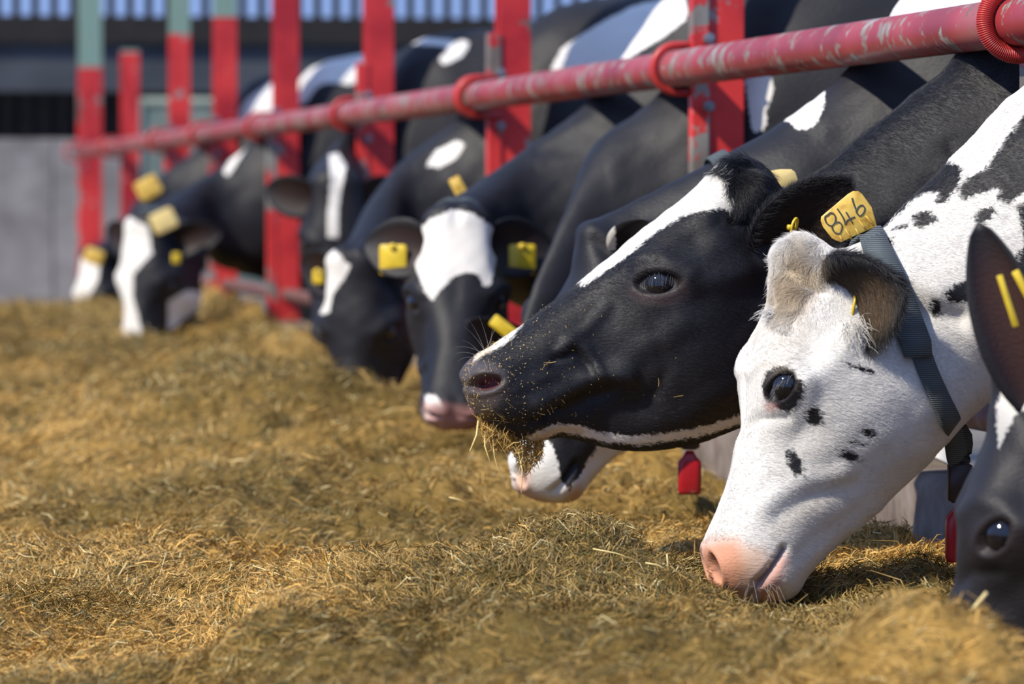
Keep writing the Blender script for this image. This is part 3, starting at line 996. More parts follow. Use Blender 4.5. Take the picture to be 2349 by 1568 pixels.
    for s_ in (1, -1):
        es = spec['ear'] if s_ == 1 else spec.get('far_ear', spec['ear'])
        if es is None: continue
        bx, by = es['base']
        dd_ = np.linalg.norm(flat - (bx, by), axis=1) + np.where((sgn == s_) & hd, 0, 1e6)
        k = int(np.argmin(dd_))
        Bp = pd[k] - nv_.reshape(-1, 3)[k] * 0.018

        def dirw(v):
            v = np.array(v, float); v[1] *= s_
            if not hero and not es.get('cowframe'): v = rot(v)
            return nrm(v[0] * e1 + v[1] * S + v[2] * Z)
        A = dirw(es['axis']); I = dirw(es['face']); I = nrm(I - A * (I @ A)); Wd = np.cross(A, I)
        ln_, wid = es.get('len', .19) * spec.get('scale', 1), es.get('wid', .058)
        nt_, nx_ = (40, 13) if hero else (22, 9)
        rings = []
        for tau in np.linspace(0, 1, nt_):
            w = wid * (0.45 + 0.55 * math.sin(math.pi * min(1, tau / 1.02) ** .8)) * math.sqrt(max(0.0, 1 - max(0, (tau - .6) / .4) ** 2.6)) + .002
            cup = es.get('cup', .9) * (1 - .65 * tau)
            ctr = Bp + A * ln_ * tau + I * (es.get('droop', -.02) * tau * tau)
            th_ = .0045 + .006 * (1 - tau)
            ring = []
            for x in np.linspace(-1, 1, nx_):
                ring.append(ctr + Wd * w * x + I * (cup * w * (x * x) - .0))
            for x in np.linspace(1, -1, nx_):
                ring.append(ctr + Wd * w * x * 1.03 + I * (cup * w * (x * x)) - I * th_ * (1.15 - .9 * x * x) )
            rings.append(ring)
        n0 = mb.n
        mb.loft(rings)
        ear_q.append(mb.q[-1]); parts.append(np.full(mb.n - n0, EAR)); cpxs.append(np.tile([bx, by], (mb.n - n0, 1)))
        inn = np.zeros((nt_, 2 * nx_)); xx = np.linspace(-1, 1, nx_)
        inn[:, :nx_] = smooth(1.0, .45, np.abs(xx))[None] * smooth(1.0, .6, np.linspace(0, 1, nt_))[:, None]
        inner.append(np.concatenate([inn.ravel(), [0, 0]]) * es.get('inner', 1.0))
        ear_info.append((Bp, A, I, Wd, ln_, wid))

    allv = np.vstack(mb.v); parts = np.concatenate(parts); cpxs = np.vstack(cpxs); inner = np.concatenate(inner)
    px = project(allv)
    origin = world(np.array([.9, 0, 0.0]))
    me = raw_mesh('cow', allv - origin, np.vstack(mb.q), np.vstack(mb.t))
    # vertex normals for facing tests
    vn = np.empty(len(allv) * 3, np.float32); me.vertices.foreach_get('normal', vn); vn = vn.reshape(-1, 3)
    facing = (vn @ (-FWD))
    # coat: signed distance (m), white positive
    ppm_here = F / np.maximum(allv[:, 1], 3)
    coat = np.full(len(allv), -0.05 if spec['base'] == 'black' else 0.05)
    for colr, prt, shp in spec.get('coat', []):
        d = shape_sd(px, shp) / ppm_here
        ok = np.isin(parts, prt)
        if prt == (HEAD,) and not hero: ok = ok & (facing > -0.1)
        d = np.where(ok, d, -1.0)
        coat = np.maximum(coat, d) if colr == 'white' else np.minimum(coat, -d)
    # generic belly / legs
    tz = allv - O
    if spec.get('white_legs', True):
        coat = np.where((parts == LEG) & (allv[:, 2] < 0.45), 0.03, coat)
    cb = noise3(allv, 90, 3) * 0.0015
    coat = coat + cb
    tint = np.zeros((len(allv), 3)); ta = np.zeros(len(allv))

    def put(c, a):
        nonlocal tint, ta
        a = np.clip(a, 0, 1)
        tot = a + ta * (1 - a)
        tint[:] = np.where(tot[:, None] > 1e-6, (np.array(c) * a[:, None] + tint * (ta * (1 - a))[:, None]) / np.maximum(tot, 1e-6)[:, None], tint)
        ta[:] = tot
    put(spec.get('ear_inner', (0.030, 0.016, 0.013)), inner * 0.9)
    hsel = (parts == HEAD)
    # muzzle skin, nostrils, eyelids by profile pixel
    for (c, stg, soft, shp) in spec.get('skin_profile', []):
        d = shape_sd(cpxs, shp)
        put(c, stg * smooth(-soft, soft, d) * hsel)
    for (c, stg, soft, shp) in spec.get('skin', []):
        d = shape_sd(px, shp)
        put(c, stg * smooth(-soft, soft, d) * np.isin(parts, ALL_P))
    nn_ = NR * NV
    full = lambda a: np.concatenate([a, np.zeros(len(allv) - len(a))])
    put(spec.get('nostril', (0.035, 0.012, 0.014)), full(smooth(1.15, .8, an) * hd) * .95)
    put(spec.get('lid', (0.02, 0.014, 0.014)), full(smooth(1.35, 1.1, ae) * hd) * .9)
    for nme, arr, tp in (('coat', coat, 'FLOAT'), ('tint_a', ta, 'FLOAT')):
        at = me.attributes.new(nme, tp, 'POINT'); at.data.foreach_set('value', arr.astype(np.float32))
    at = me.attributes.new('tint', 'FLOAT_COLOR', 'POINT')
    at.data.foreach_set('color', np.hstack([tint, np.ones((len(tint), 1))]).astype(np.float32).ravel())
    cow = obj('cow', me, M['coat'], loc=origin)
    tag(cow, spec['label'], 'cow', 'cows feeding at the barrier')
    # eyes
    for c, n in eyes:
        mb2 = MB()
        r = .025 * spec.get('scale', 1)
        cc_ = c - n * (r * 0.97)
        t1 = nrm(np.cross(n, Z)); t2 = np.cross(n, t1)
        rings = []
        for i in range(1, 16):
            a = math.pi * i / 16
            rings.append([cc_ + r * (n * math.cos(a) + math.sin(a) * (t1 * math.cos(k) + t2 * math.sin(k))) for k in np.linspace(0, 2 * math.pi, 24, endpoint=False)])
        mb2.loft(rings)
        mb2.build('eye', M['eye'], cow)
    info = dict(cow=cow, world=world, pd=pd, nv=nv_.reshape(-1, 3), cpx=flat, px=px[:NR * NV], pxa=px, sgn=sgn, hd=hd, part=part, coat=coat, tint=tint, ta=ta, NR=NR, NV=NV, xq=xq, xs=xs,
                ears=ear_info, S=S, e1=e1, O=O, W=W, me=me, allv=allv, parts=parts, C=C, Hh=Hh, quads=quads, ear_q=ear_q, inner=inner, vn=vn, pos=pos, nh=nh)
    return info
# ------------------------------------------------------------------ cow fittings
def slab(poly, Y, thick=0.004, lean=0.0, curve=None):
    """a plate with the given outline (pixels at depth Y) and real thickness"""
    poly = np.asarray(poly, float)
    c = poly.mean(0)
    front = np.array([P(x, y, Y + lean * (x - c[0]) / 1500.0) for x, y in poly])
    n = len(poly)
    mb = MB()
    off = np.array([0, thick, 0])
    inner = front.mean(0) + (front - front.mean(0)) * 0.97
    mb.loft([inner - np.array([0, .0006, 0]), front, front + off, inner + off + np.array([0, .0006, 0])])
    return mb


def strap(path, normal, width, thick=0.004, closed=False):
    path = np.asarray(path, float); normal = nrm(np.asarray(normal, float))
    n = len(path)
    width = np.broadcast_to(np.asarray(width, float), (n,))
    mb = MB(); rings = []
    for i in range(n):
        tg = nrm(path[(i + 1) % n] - path[i - 1]) if closed else nrm(path[min(i + 1, n - 1)] - path[max(i - 1, 0)])
        nn = nrm(normal[i] - tg * (normal[i] @ tg)); w = np.cross(tg, nn) * width[i] / 2
        a = nn * thick / 2
        rings.append([path[i] - w - a, path[i] - w * .96 + a, path[i] + w * .96 + a, path[i] + w - a])
    mb.loft(rings, caps=not closed, closed=closed)
    return mb


def rounded(cx, cy, hw, hh, r, ang=0, k=5):
    a = math.radians(ang); pts = []
    for (sx, sy, a0) in ((1, 1, 0), (-1, 1, 90), (-1, -1, 180), (1, -1, 270)):
        for i in range(k):
            b = math.radians(a0 + 90 * i / (k - 1))
            x = sx * (hw - r) + r * math.cos(b); y = sy * (hh - r) + r * math.sin(b)
            pts.append((cx + x * math.cos(a) - y * math.sin(a), cy + x * math.sin(a) + y * math.cos(a)))
    return pts


def ear_tag_on(info, which, frac=.5, size=.026, drop=.02, across=0.0, label=None):
    Bp, A, I, Wd, ln_, wid = info['ears'][which]
    c = Bp + A * ln_ * frac + Wd * across + I * .012 - Z * drop
    w = nrm(A - Z * (A @ Z)); nz = nrm(np.cross(w, Z))
    mb = MB()
    pr = rounded(0, 0, size, size * 1.1, size * .25)
    mb.loft([[c + w * x * .96 + Z * y * .96 - nz * .0022 for x, y in pr], [c + w * x + Z * y - nz * .001 for x, y in pr], [c + w * x + Z * y + nz * .001 for x, y in pr], [c + w * x * .96 + Z * y * .96 + nz * .0022 for x, y in pr]])
    o = mb.build('ear_tag', M['lemon'], info['cow'])
    mb = MB(); s = c + Z * size * .95; mb.tube([s - nz * .008, s + nz * .008], .007, 12)
    mb.build('stud', M['lemon'], o)
    return o


def collar_weight(info, top, label='red collar weight on a dark clip', h=.075):
    """dark clip and red plastic bob hanging under the collar"""
    top = np.asarray(top, float)
    x, y = np.array([1, 0, 0.]), np.array([0, 1., 0])
    mb = MB(); mb.box(top - Z * .028, x, y, Z, .017, .010, .028, bev=.004)
    b = mb.build('buckle', M['dark_metal'], info['cow'])
    mb = MB()
    pr = rounded(0, 0, 1, 1, .5)
    c = top - Z * .058
    rings = [[c + x * a * sx + y * b_ * sy - Z * z for a, b_ in pr] for sx, sy, z in ((.006, .005, 0), (.012, .009, .010), (.019, .013, .018), (.020, .014, .03), (.0195, .013, h - .006), (.017, .011, h))]
    mb.loft(rings)
    o = mb.build('collar_weight', M['weight_red'], info['cow'])
    o['label'] = label
    return o


def ring_collar(info, xfrac, width=.04, off=.008, sag=.03):
    """a strap round the neck along one ring of the body"""
    i = int(np.argmin(np.abs(info['xq'] - xfrac))); NV = info['NV']
    sel = slice(i * NV, (i + 1) * NV)
    p = info['pd'][sel] + info['nv'][sel] * off
    h = np.cos(np.linspace(0, 2 * math.pi, NV, endpoint=False))
    p = p - Z[None] * (sag * np.clip(-h - .5, 0, 1) * 2)[:, None]
    st_ = max(1, NV // 48)
    return strap(p[::st_], info['nv'][sel][::st_], width, .004, closed=True).build('collar', M['web'], info['cow']), p


def fur(info, count, flow_fn, len_fn, skip=None, name='fur', seed=1, rad=.00016, curl=0.0, lift=.28, region=None, faces=None, only=None, contrast=.25):
    """short hair standing on the hide"""
    r = np.random.default_rng(seed)
    quads, allv = (info['quads'] if faces is None else faces), info['allv']
    v = allv[quads]
    ar = .5 * np.linalg.norm(np.cross(v[:, 2] - v[:, 0], v[:, 3] - v[:, 1]), axis=1)
    cpx = info['pxa'][quads].mean(1)
    fc = (info['vn'][quads].mean(1) @ (-FWD))
    ok = (cpx[:, 0] > 900) & (cpx[:, 0] < 2400) & (cpx[:, 1] > -40) & (cpx[:, 1] < 1600) & (fc > -.35)
    w = ar * ok
    if region is not None: w = w * region(cpx)
    w = w / w.sum()
    f = r.choice(len(quads), count, p=w)
    a, b = r.random((2, count))
    bw = np.stack([(1 - a) * (1 - b), a * (1 - b), a * b, (1 - a) * b], -1)
    q = quads[f]
    ip = lambda arr: (arr[q] * bw.reshape(bw.shape + (1,) * (arr.ndim - 1))).sum(1)
    root = ip(allv); nn = nrm(ip(info['vn'])); px = ip(info['pxa'])
    coat = ip(info['coat']); ta = ip(info['ta']); tint = ip(info['tint'])
    fl = flow_fn(px, r)                                  # flow as image-plane direction
    dirv = fl[:, :1] * info['e1'] - fl[:, 1:2] * Z
    dirv = dirv + info['S'] * 0.0
    dirv = nrm(dirv - nn * np.sum(dirv * nn, -1, keepdims=True))
    ln_ = len_fn(px, r)
    keepm = np.ones(count, bool)
    if skip is not None: keepm &= ~skip(px, ta, r)
    root, nn, dirv, ln_, coat, ta, tint, px = [x[keepm] for x in (root, nn, dirv, ln_, coat, ta, tint, px)]
    n = len(root)
    K = 4
    jit = r.normal(size=(n, 3)) * .25
    dirv = nrm(dirv + jit - nn * np.sum(jit * nn, -1, keepdims=True))
    pts = []
    cur = root - nn * .0005
    seg = ln_ / (K - 1)
    sidev = np.cross(nn, dirv)
    cphase = noise3(root, 60, 4) * curl
    for k in range(K):
        pts.append(cur.copy())
        lf = lift * (1.0 - .55 * k / (K - 1))
        cur = cur + (nrm(dirv + sidev * (cphase * (k + .3))[:, None] + nn * lf)) * seg[:, None]
    pts = np.stack(pts, 1)
    wmask = np.clip((coat + noise3(root, 170, 8) * .004) / .003 + .5, 0, 1) > r.random(n)
    var = (1 - contrast + 2 * contrast * r.random(n))[:, None]
    cc = np.where(wmask[:, None], np.array([.86, .83, .78]) * (.82 + .26 * r.random(n))[:, None], np.array([.014, .014, .018]) * var)
    cc = cc * (1 - ta[:, None]) + tint * var * ta[:, None]
    cu = bpy.data.hair_curves.new(name)
    cu.add_curves([K] * n)
    org = np.array(info['cow'].location)
    cu.position_data.foreach_set('vector', (pts - org).astype(np.float32).ravel())
    ra = cu.attributes.new('radius', 'FLOAT', 'POINT') if 'radius' not in cu.attributes else cu.attributes['radius']
    rr = np.tile(np.array([1.0, .9, .6, .15]) * rad, n)
    ra.data.foreach_set('value', rr.astype(np.float32))
    ca = cu.attributes.new('fcol', 'FLOAT_COLOR', 'CURVE')
    ca.data.foreach_set('color', np.hstack([cc, np.ones((n, 1))]).astype(np.float32).ravel())
    cu.materials.append(M['fur'])
    o = bpy.data.objects.new(name, cu); col.objects.link(o)
    o.parent = info['cow']
    o['kind'] = 'stuff'
    return o


def hairs(info, roots, tips, colr, rad=.00025, name='whiskers', sag=.01):
    """single long hairs given by root and tip"""
    n = len(roots); roots = np.asarray(roots, float); tips = np.asarray(tips, float)
    K = 6
    pts = []
    for k in range(K):
        f = k / (K - 1)
        pts.append(roots + (tips - roots) * f + Z * (sag * 4 * f * (1 - f)))
    pts = np.stack(pts, 1)
    cu = bpy.data.hair_curves.new(name)
    cu.add_curves([K] * n)
    cu.position_data.foreach_set('vector', (pts - np.array(info['cow'].location)).astype(np.float32).ravel())
    ra = cu.attributes.new('radius', 'FLOAT', 'POINT') if 'radius' not in cu.attributes else cu.attributes['radius']
    ra.data.foreach_set('value', np.tile(np.linspace(rad, rad * .3, K), n).astype(np.float32))
    ca = cu.attributes.new('fcol', 'FLOAT_COLOR', 'CURVE')
    ca.data.foreach_set('color', np.tile(np.array([*colr, 1], np.float32), n))
    cu.materials.append(M['fur'])
    o = bpy.data.objects.new(name, cu); col.objects.link(o); o.parent = info['cow']; o['kind'] = 'stuff'
    return o


def surf(info, x, y, s=1):
    """near-side hide point and normal shown at a pixel"""
    d = np.linalg.norm(info['px'] - (x, y), axis=1) + np.where(info['sgn'] == s, 0, 1e6)
    k = int(np.argmin(d))
    return info['pd'][k], info['nv'][k]


HN = (HEAD, NECK)
ALL = (HEAD, NECK, BODYP, EAR)
PINK = (.62, .30, .20)
std_skin = [((.085, .068, .066), .95, 14, ('p', [(1040, 800), (1100, 812), (1140, 832), (1160, 868), (1160, 905), (1140, 935), (1110, 975), (1040, 990)]))]

# ---- the black cow with the white blaze
black = build_cow(dict(
    Y=7.0, hero='black', base='black', res=.0032, nv=256, label='black cow with a white blaze, head raised, feed hanging from its mouth',
    ear=dict(base=(1768, 590), axis=(.62, .52, .66), face=(-.25, .9, -.25), len=.175, wid=.060, cup=.75), far_ear=dict(base=(1768, 590), axis=(.2, .9, .5), face=(-.9, .2, -.3), len=.17),
    coat=[('white', (HEAD,), ('p', [(1335, 660), (1300, 640), (1450, 480), (1640, 350), (1648, 398), (1668, 425), (1676, 455), (1692, 490), (1650, 478), (1600, 487), (1550, 503), (1500, 535), (1455, 575), (1405, 612), (1365, 638)])),
          ('white', (HEAD,), ('p', [(1085, 832), (1092, 795), (1130, 770), (1180, 740), (1192, 752), (1165, 783), (1135, 803), (1105, 815)])),
          ('white', (HEAD,), ('l', [(1215, 1006), (1280, 981), (1325, 984), (1375, 1001), (1450, 1009), (1530, 1002), (1620, 986), (1710, 958)], 10))],
    skin=[((.080, .066, .066), .95, 12, ('p', [(1040, 805), (1090, 828), (1130, 830), (1158, 850), (1162, 890), (1140, 930), (1112, 975), (1040, 990)])),
          ((.085, .060, .060), .8, 14, ('e', 1510, 664, 62, 34, 0)),
          ((.55, .36, .14), .55, 5, ('l', [(1225, 1008), (1280, 983), (1330, 984)], 7)),
          ((.75, .52, .30), .6, 6, ('p', [(1085, 832), (1095, 800), (1130, 785), (1130, 803), (1105, 815)]))],
    nostril=(.10, .022, .028), lid=(.012, .009, .010), ear_inner=(.055, .032, .022)))
bi = black

# ---- the white cow with number tag
white = build_cow(dict(
    Y=6.3, hero='white', base='white', res=.0032, nv=256, label='white cow with black eye patch and numbered yellow collar tag, muzzle in the feed',
    ear=dict(base=(1952, 668), axis=(.25, .95, .08), face=(-.85, .35, -.35), len=.12, wid=.066, cup=.62, inner=.9), far_ear=dict(base=(1962, 668), axis=(.3, .9, -.1), face=(-.9, .2, -.4), len=.15),
    ear_inner=(.16, .10, .05),
    coat=[('black', (EAR,), ('e', 1960, 660, 400, 400)),
          ('black', (HEAD,), ('p', [(1748, 880), (1752, 855), (1775, 840), (1808, 838), (1818, 866), (1842, 876), (1842, 903), (1820, 938), (1795, 943), (1768, 925), (1752, 905)])),
          ('black', HN, ('e', 1865, 953, 19, 23, -20)), ('black', HN, ('e', 1820, 1060, 15, 34, -25)), ('black', HN, ('e', 1990, 993, 14, 9, 0)), ('black', HN, ('e', 1958, 1012, 9, 7, 0)),
          ('black', HN, ('e', 1978, 1018, 4, 4, 0)), ('black', HN, ('e', 1944, 1044, 24, 12, 25)), ('black', HN, ('e', 1972, 843, 26, 7, 20)),
          ('black', HN, ('e', 2118, 503, 26, 18, -15)), ('black', HN, ('e', 2064, 522, 24, 5, -10)), ('black', HN, ('e', 2027, 556, 19, 10, -5)),
          ('black', ALL, ('p', [(1995, 545), (2070, 455), (2120, 400), (2168, 375), (2205, 380), (2198, 420), (2185, 440), (2172, 462), (2145, 470), (2150, 440), (2125, 442), (2095, 458), (2060, 492), (2020, 530)])),
          ('black', ALL, ('p', [(2420, 200), (2349, 262), (2315, 305), (2285, 352), (2262, 385), (2215, 408), (2198, 440), (2205, 462), (2250, 440), (2290, 428), (2285, 455), (2310, 470), (2349, 440), (2440, 430), (2500, 300)])),
          ('black', ALL, ('p', [(2230, 505), (2245, 480), (2290, 470), (2270, 500), (2250, 515)])),
          ('black', ALL, ('p', [(2330, 470), (2349, 560), (2330, 590), (2320, 640), (2400, 700), (2480, 600), (2450, 430)])),
          ('black', ALL, ('p', [(2165, 668), (2200, 645), (2240, 640), (2240, 690), (2200, 692), (2170, 690)])), ('black', ALL, ('e', 2145, 705, 13, 24, -10)),
          ('black', ALL, ('e', 2300, 778, 22, 12, -20)),
          ('black', (BODYP,), ('e', 2950, 500, 230, 300))],
    skin=[((.50, .37, .22), .85, 28, ('e', 1828, 640, 50, 85, 15)), ((.50, .40, .28), .25, 40, ('e', 1800, 760, 60, 90, 10)),
          ((.60, .50, .38), .35, 30, ('e', 1850, 1170, 90, 30, -35)),
          ((.64, .27, .15), .92, 22, ('p', [(1600, 1250), (1650, 1238), (1690, 1235), (1705, 1262), (1712, 1300), (1705, 1345), (1690, 1390), (1640, 1420), (1600, 1340)])),
          ((.62, .34, .20), .65, 20, ('p', [(1700, 1250), (1750, 1260), (1770, 1290), (1730, 1350), (1690, 1380), (1690, 1300)])),
          ((.55, .26, .20), .85, 12, ('p', [(1735, 1360), (1745, 1335), (1800, 1265), (1808, 1290), (1790, 1330), (1790, 1385), (1735, 1400)])),
          ((.10, .04, .035), .8, 5, ('l', [(1712, 1372), (1740, 1335), (1765, 1305), (1796, 1258)], 4)),
          ((.60, .25, .2), .6, 8, ('e', 1766, 930, 14, 10, 0))],
    nostril=(.02, .014, .015), lid=(.014, .010, .010)))
wi = white

# ---- the rest of the row
E_STD = dict(base=(1735, 560), axis=(.25, .95, .05), face=(-.8, .1, .55), len=.18, wid=.062, cup=.55)
rear = build_cow(dict(
    Y=7.75, base='black', table='white', scale=.93, res=.006, nv=128, pose=(-4, 4, 0), pivot=(1452, 662, 7.72), label='cow with a pale pink muzzle and black cheek wedge, under the black blazed cow',
    ear=dict(base=(1940, 660), axis=(-.15, .8, .45), face=(-.6, .6, -.2), len=.13, wid=.05, cup=.6, inner=0.0), far_ear=dict(E_STD, base=(1940, 660)),
    coat=[('white', (HEAD,), ('p', [(1150, 950), (1300, 960), (1620, 960), (1620, 1060), (1440, 1190), (1350, 1230), (1180, 1180)])),
          ('black', (HEAD,), ('p', [(1258, 930), (1380, 960), (1370, 1025), (1345, 1060), (1335, 1085), (1305, 1125), (1288, 1105), (1278, 1050), (1256, 1000)])),
          ('white', (EAR,), ('p', [(1340, 480), (1408, 500), (1412, 560), (1405, 640), (1340, 660)])),
          ('white', (NECK, BODYP), ('p', [(1880, 140), (1905, 125), (1890, 180), (1892, 240), (1870, 290), (1835, 300), (1795, 270), (1800, 225)])),
          ('white', (BODYP, NECK), ('p', [(1925, 60), (1950, -60), (2300, -60), (2290, 30), (2200, 90), (1990, 50)]))],
    skin=[((.42, .33, .24), .7, 22, ('e', 1955, 45, 42, 40, 0)), ((.66, .36, .24), .85, 14, ('p', [(1180, 1090), (1215, 1080), (1215, 1120), (1260, 1150), (1300, 1160), (1180, 1180)])),
          ((.62, .36, .24), .8, 16, ('p', [(1285, 1165), (1300, 1130), (1330, 1110), (1350, 1150), (1400, 1170), (1380, 1200), (1290, 1200)]))],
    ear_inner=(.6, .56, .5)))
dark = build_cow(dict(
    Y=9.3, base='black', res=.008, nv=96, pose=(-5, -100, 0), pivot=(1290, 850, 9.1), label='plain black cow reaching down behind the blazed muzzle, one tagged ear showing',
    ear=dict(base=(1735, 560), axis=(-.75, .45, .42), face=(-.3, .9, .1), len=.17, wid=.045, cup=.8, cowframe=True), far_ear=E_STD,
    coat=[('white', (BODYP, NECK), ('p', [(1705, 170), (1745, 150), (1770, 165), (1775, 230), (1755, 250), (1760, 300), (1725, 305), (1715, 230)]))]))
front = build_cow(dict(
    Y=10.1, base='black', res=.007, nv=128, pose=(26, 80, 0), scale=.88, pivot=(1050, 585, 9.75), label='black cow facing the camera with a big white forehead and pink muzzle',
    ear=dict(E_STD), far_ear=dict(E_STD),
    coat=[('white', (HEAD,), ('p', [(945, 560), (955, 530), (990, 500), (1040, 480), (1090, 490), (1130, 520), (1148, 545), (1140, 590), (1125, 655), (1108, 655), (1098, 630), (1070, 622), (1040, 635), (1015, 660), (992, 690), (975, 670), (955, 620)])),
          ('white', (HEAD,), ('p', [(975, 905), (1000, 905), (1020, 940), (1020, 990), (975, 990)])),
          ('white', (BODYP, NECK), ('p', [(1262, 160), (1290, 110), (1340, 75), (1400, 40), (1460, 10), (1570, -10), (1580, 40), (1530, 80), (1480, 110), (1430, 140), (1390, 175), (1330, 200)]))],
    skin=[((.52, .27, .25), .9, 14, ('p', [(975, 925), (1010, 925), (1060, 935), (1095, 930), (1100, 1000), (975, 1000)]))]))
blaze = build_cow(dict(
    Y=11.9, base='black', res=.008, nv=96, pose=(50, 58, 0), scale=.88, pivot=(850, 630, 11.5), label='black cow with a small cream blaze beside the white forehead',
    ear=dict(E_STD, axis=(.2, .95, .1)), far_ear=dict(E_STD),
    coat=[('white', (HEAD,), ('p', [(718, 570), (750, 560), (775, 580), (803, 610), (790, 640), (765, 670), (755, 715), (738, 722), (715, 680), (720, 630)])),
          ('white', (NECK, BODYP), ('p', [(975, 380), (1000, 345), (1050, 320), (1068, 330), (1050, 360), (1010, 385)])),
          ('white', (NECK,), ('p', [(840, 525), (855, 500), (880, 505), (900, 520), (930, 530), (925, 545), (870, 540)])),
          ('white', (BODYP, NECK), ('p', [(1262, 160), (1290, 110), (1340, 75), (1400, 40), (1460, 10), (1570, -10), (1580, 40), (1530, 80), (1480, 110), (1430, 140), (1390, 175), (1330, 200)]))]))
stripe = build_cow(dict(
    Y=14.2, base='black', res=.010, nv=80, skip_neck=2, pose=(44, 84, 0), scale=.92, pivot=(772, 455, 13.7), label='shaded black cow with a thin white face stripe, behind the cream blazed cow',
    ear=dict(E_STD), far_ear=dict(E_STD),
    coat=[('white', (HEAD,), ('p', [(755, 355), (775, 350), (795, 380), (785, 420), (777, 480), (776, 545), (750, 545), (752, 480), (758, 420)])),
          ('white', (BODYP, NECK), ('p', [(930, 100), (960, 85), (1045, 92), (1040, 108), (990, 103)])), ('white', (BODYP, NECK), ('p', [(1005, 135), (1030, 115), (1065, 90), (1080, 95), (1060, 130), (1020, 150)]))]))
mask = build_cow(dict(
    Y=16.6, base='black', res=.010, nv=80, pose=(44, 52, 0), scale=1.04, pivot=(375, 550, 16.2), label='white faced cow with a black eye patch and two yellow collar tags',
    ear=dict(E_STD), far_ear=dict(E_STD),
    coat=[('white', (HEAD,), ('p', [(240, 480), (275, 470), (300, 500), (340, 520), (350, 580), (330, 600), (305, 630), (305, 680), (320, 740), (330, 780), (210, 780), (235, 600)])),
          ('white', (HEAD,), ('p', [(385, 690), (430, 665), (470, 670), (470, 700), (420, 735), (385, 760)])),
          ('white', (BODYP, NECK), ('p', [(670, 160), (720, 120), (850, 110), (860, 200), (835, 190), (825, 185), (800, 195), (780, 190), (740, 190), (725, 200), (705, 230), (670, 250)])),
          ('white', (NECK, BODYP), ('l', [(520, 395), (560, 330)], 8)), ('white', (NECK, BODYP), ('l', [(470, 395), (490, 350)], 8))]))
far = build_cow(dict(
    Y=18.6, base='black', res=.012, nv=64, pose=(40, 40, 0), scale=.85, pivot=(258, 612, 18.0), label='farthest cow with a white cheek, half hidden behind the white faced one',
    ear=dict(E_STD), far_ear=dict(E_STD),
    coat=[('white', (HEAD,), ('p', [(160, 680), (165, 640), (185, 590), (230, 600), (225, 640), (205, 680), (180, 700)])),
          ('white', (BODYP, NECK), ('p', [(545, 260), (570, 225), (640, 175), (680, 180), (660, 240), (600, 300), (560, 320)]))]))
near = build_cow(dict(
    Y=5.45, base='black', table='white', res=.005, nv=160, pose=(0, -12, 0), pivot=(2488, 1040, 5.41), label='out of focus dark cow at the right edge with one tall ear',
    ear=dict(base=(1880, 640), axis=(-.36, .18, .9), face=(-.3, .9, .1), len=.235, wid=.041, cup=.9, inner=1.0), far_ear=dict(E_STD, base=(1940, 660)),
    coat=[('white', (HEAD,), ('p', [(2285, 930), (2300, 880), (2349, 850), (2400, 850), (2400, 920), (2330, 950), (2305, 1000), (2292, 1030)]))],
    skin=[((.05, .035, .036), .7, 20, ('e', 2290, 1235, 60, 50, 0)), ((.016, .013, .014), .5, 60, ('e', 2300, 1250, 200, 300, 0))],
    ear_inner=(.06, .026, .02)))
# ------------------------------------------------------------------ hair of the two sharp cows
def in_poly(poly, soft=0):
    return lambda c: (poly_sd(c, poly) > -soft).astype(float)


def soft_poly(poly):
    return lambda c: smooth(-8, 28, poly_sd(c, poly))


def flow_black(px, r):
    f = np.tile(np.array([.85, .42]), (len(px), 1))
    nk = smooth(1720, 1850, px[:, 0])[:, None]
    return f * (1 - nk) + np.array([.75, .6]) * nk


def flow_white(px, r):
    f = np.tile(np.array([.92, .25]), (len(px), 1))
    up = smooth(860, 640, px[:, 1])[:, None] * smooth(2000, 1900, px[:, 0])[:, None]
    nk = smooth(2000, 2100, px[:, 0])[:, None]
    f = f * (1 - up) + np.array([-.3, .9]) * up
    return f * (1 - nk) + np.array([.9, .35]) * nk


no_muzzle_b = lambda px, ta, r: ((px[:, 0] < 1165) & (ta > .4)) | (ell_sd(px, 1510, 650, 56, 30) > 0)
no_muzzle_w = lambda px, ta, r: ((px[:, 1] > 1230) & (ta > .55)) | (ell_sd(px, 1784, 890, 40, 38) > 0)
fur(bi, 110000, flow_black, lambda px, r: .006 + .005 * r.random(len(px)) + .004 * smooth(1720, 1850, px[:, 0]), no_muzzle_b, seed=3, lift=.22)
poll_b = [(1642, 400), (1680, 366), (1720, 368), (1752, 395), (1760, 430), (1752, 465), (1725, 492), (1695, 485), (1672, 440)]
fur(bi, 9000, lambda px, r: np.stack([.3 + .8 * np.cos(px[:, 1] * .06), .9 + .4 * np.sin(px[:, 0] * .08)], -1), lambda px, r: .016 + .016 * r.random(len(px)), seed=4, curl=1.3, lift=.5, rad=.0002, region=soft_poly(poll_b), name='poll_hair')
fur(wi, 120000, flow_white, lambda px, r: .0045 + .005 * r.random(len(px)), no_muzzle_w, seed=5, lift=.22)
poll_w = [(1770, 640), (1772, 585), (1800, 548), (1840, 536), (1880, 556), (1895, 600), (1890, 650), (1850, 690), (1800, 760), (1770, 740)]
fur(wi, 12000, lambda px, r: np.stack([-.4 + .9 * np.cos(px[:, 1] * .05), .8 + .5 * np.sin(px[:, 0] * .07)], -1), lambda px, r: .010 + .012 * r.random(len(px)), seed=6, contrast=.55, curl=2.0, lift=.38, rad=.0002, region=soft_poly(poll_w), name='poll_hair')
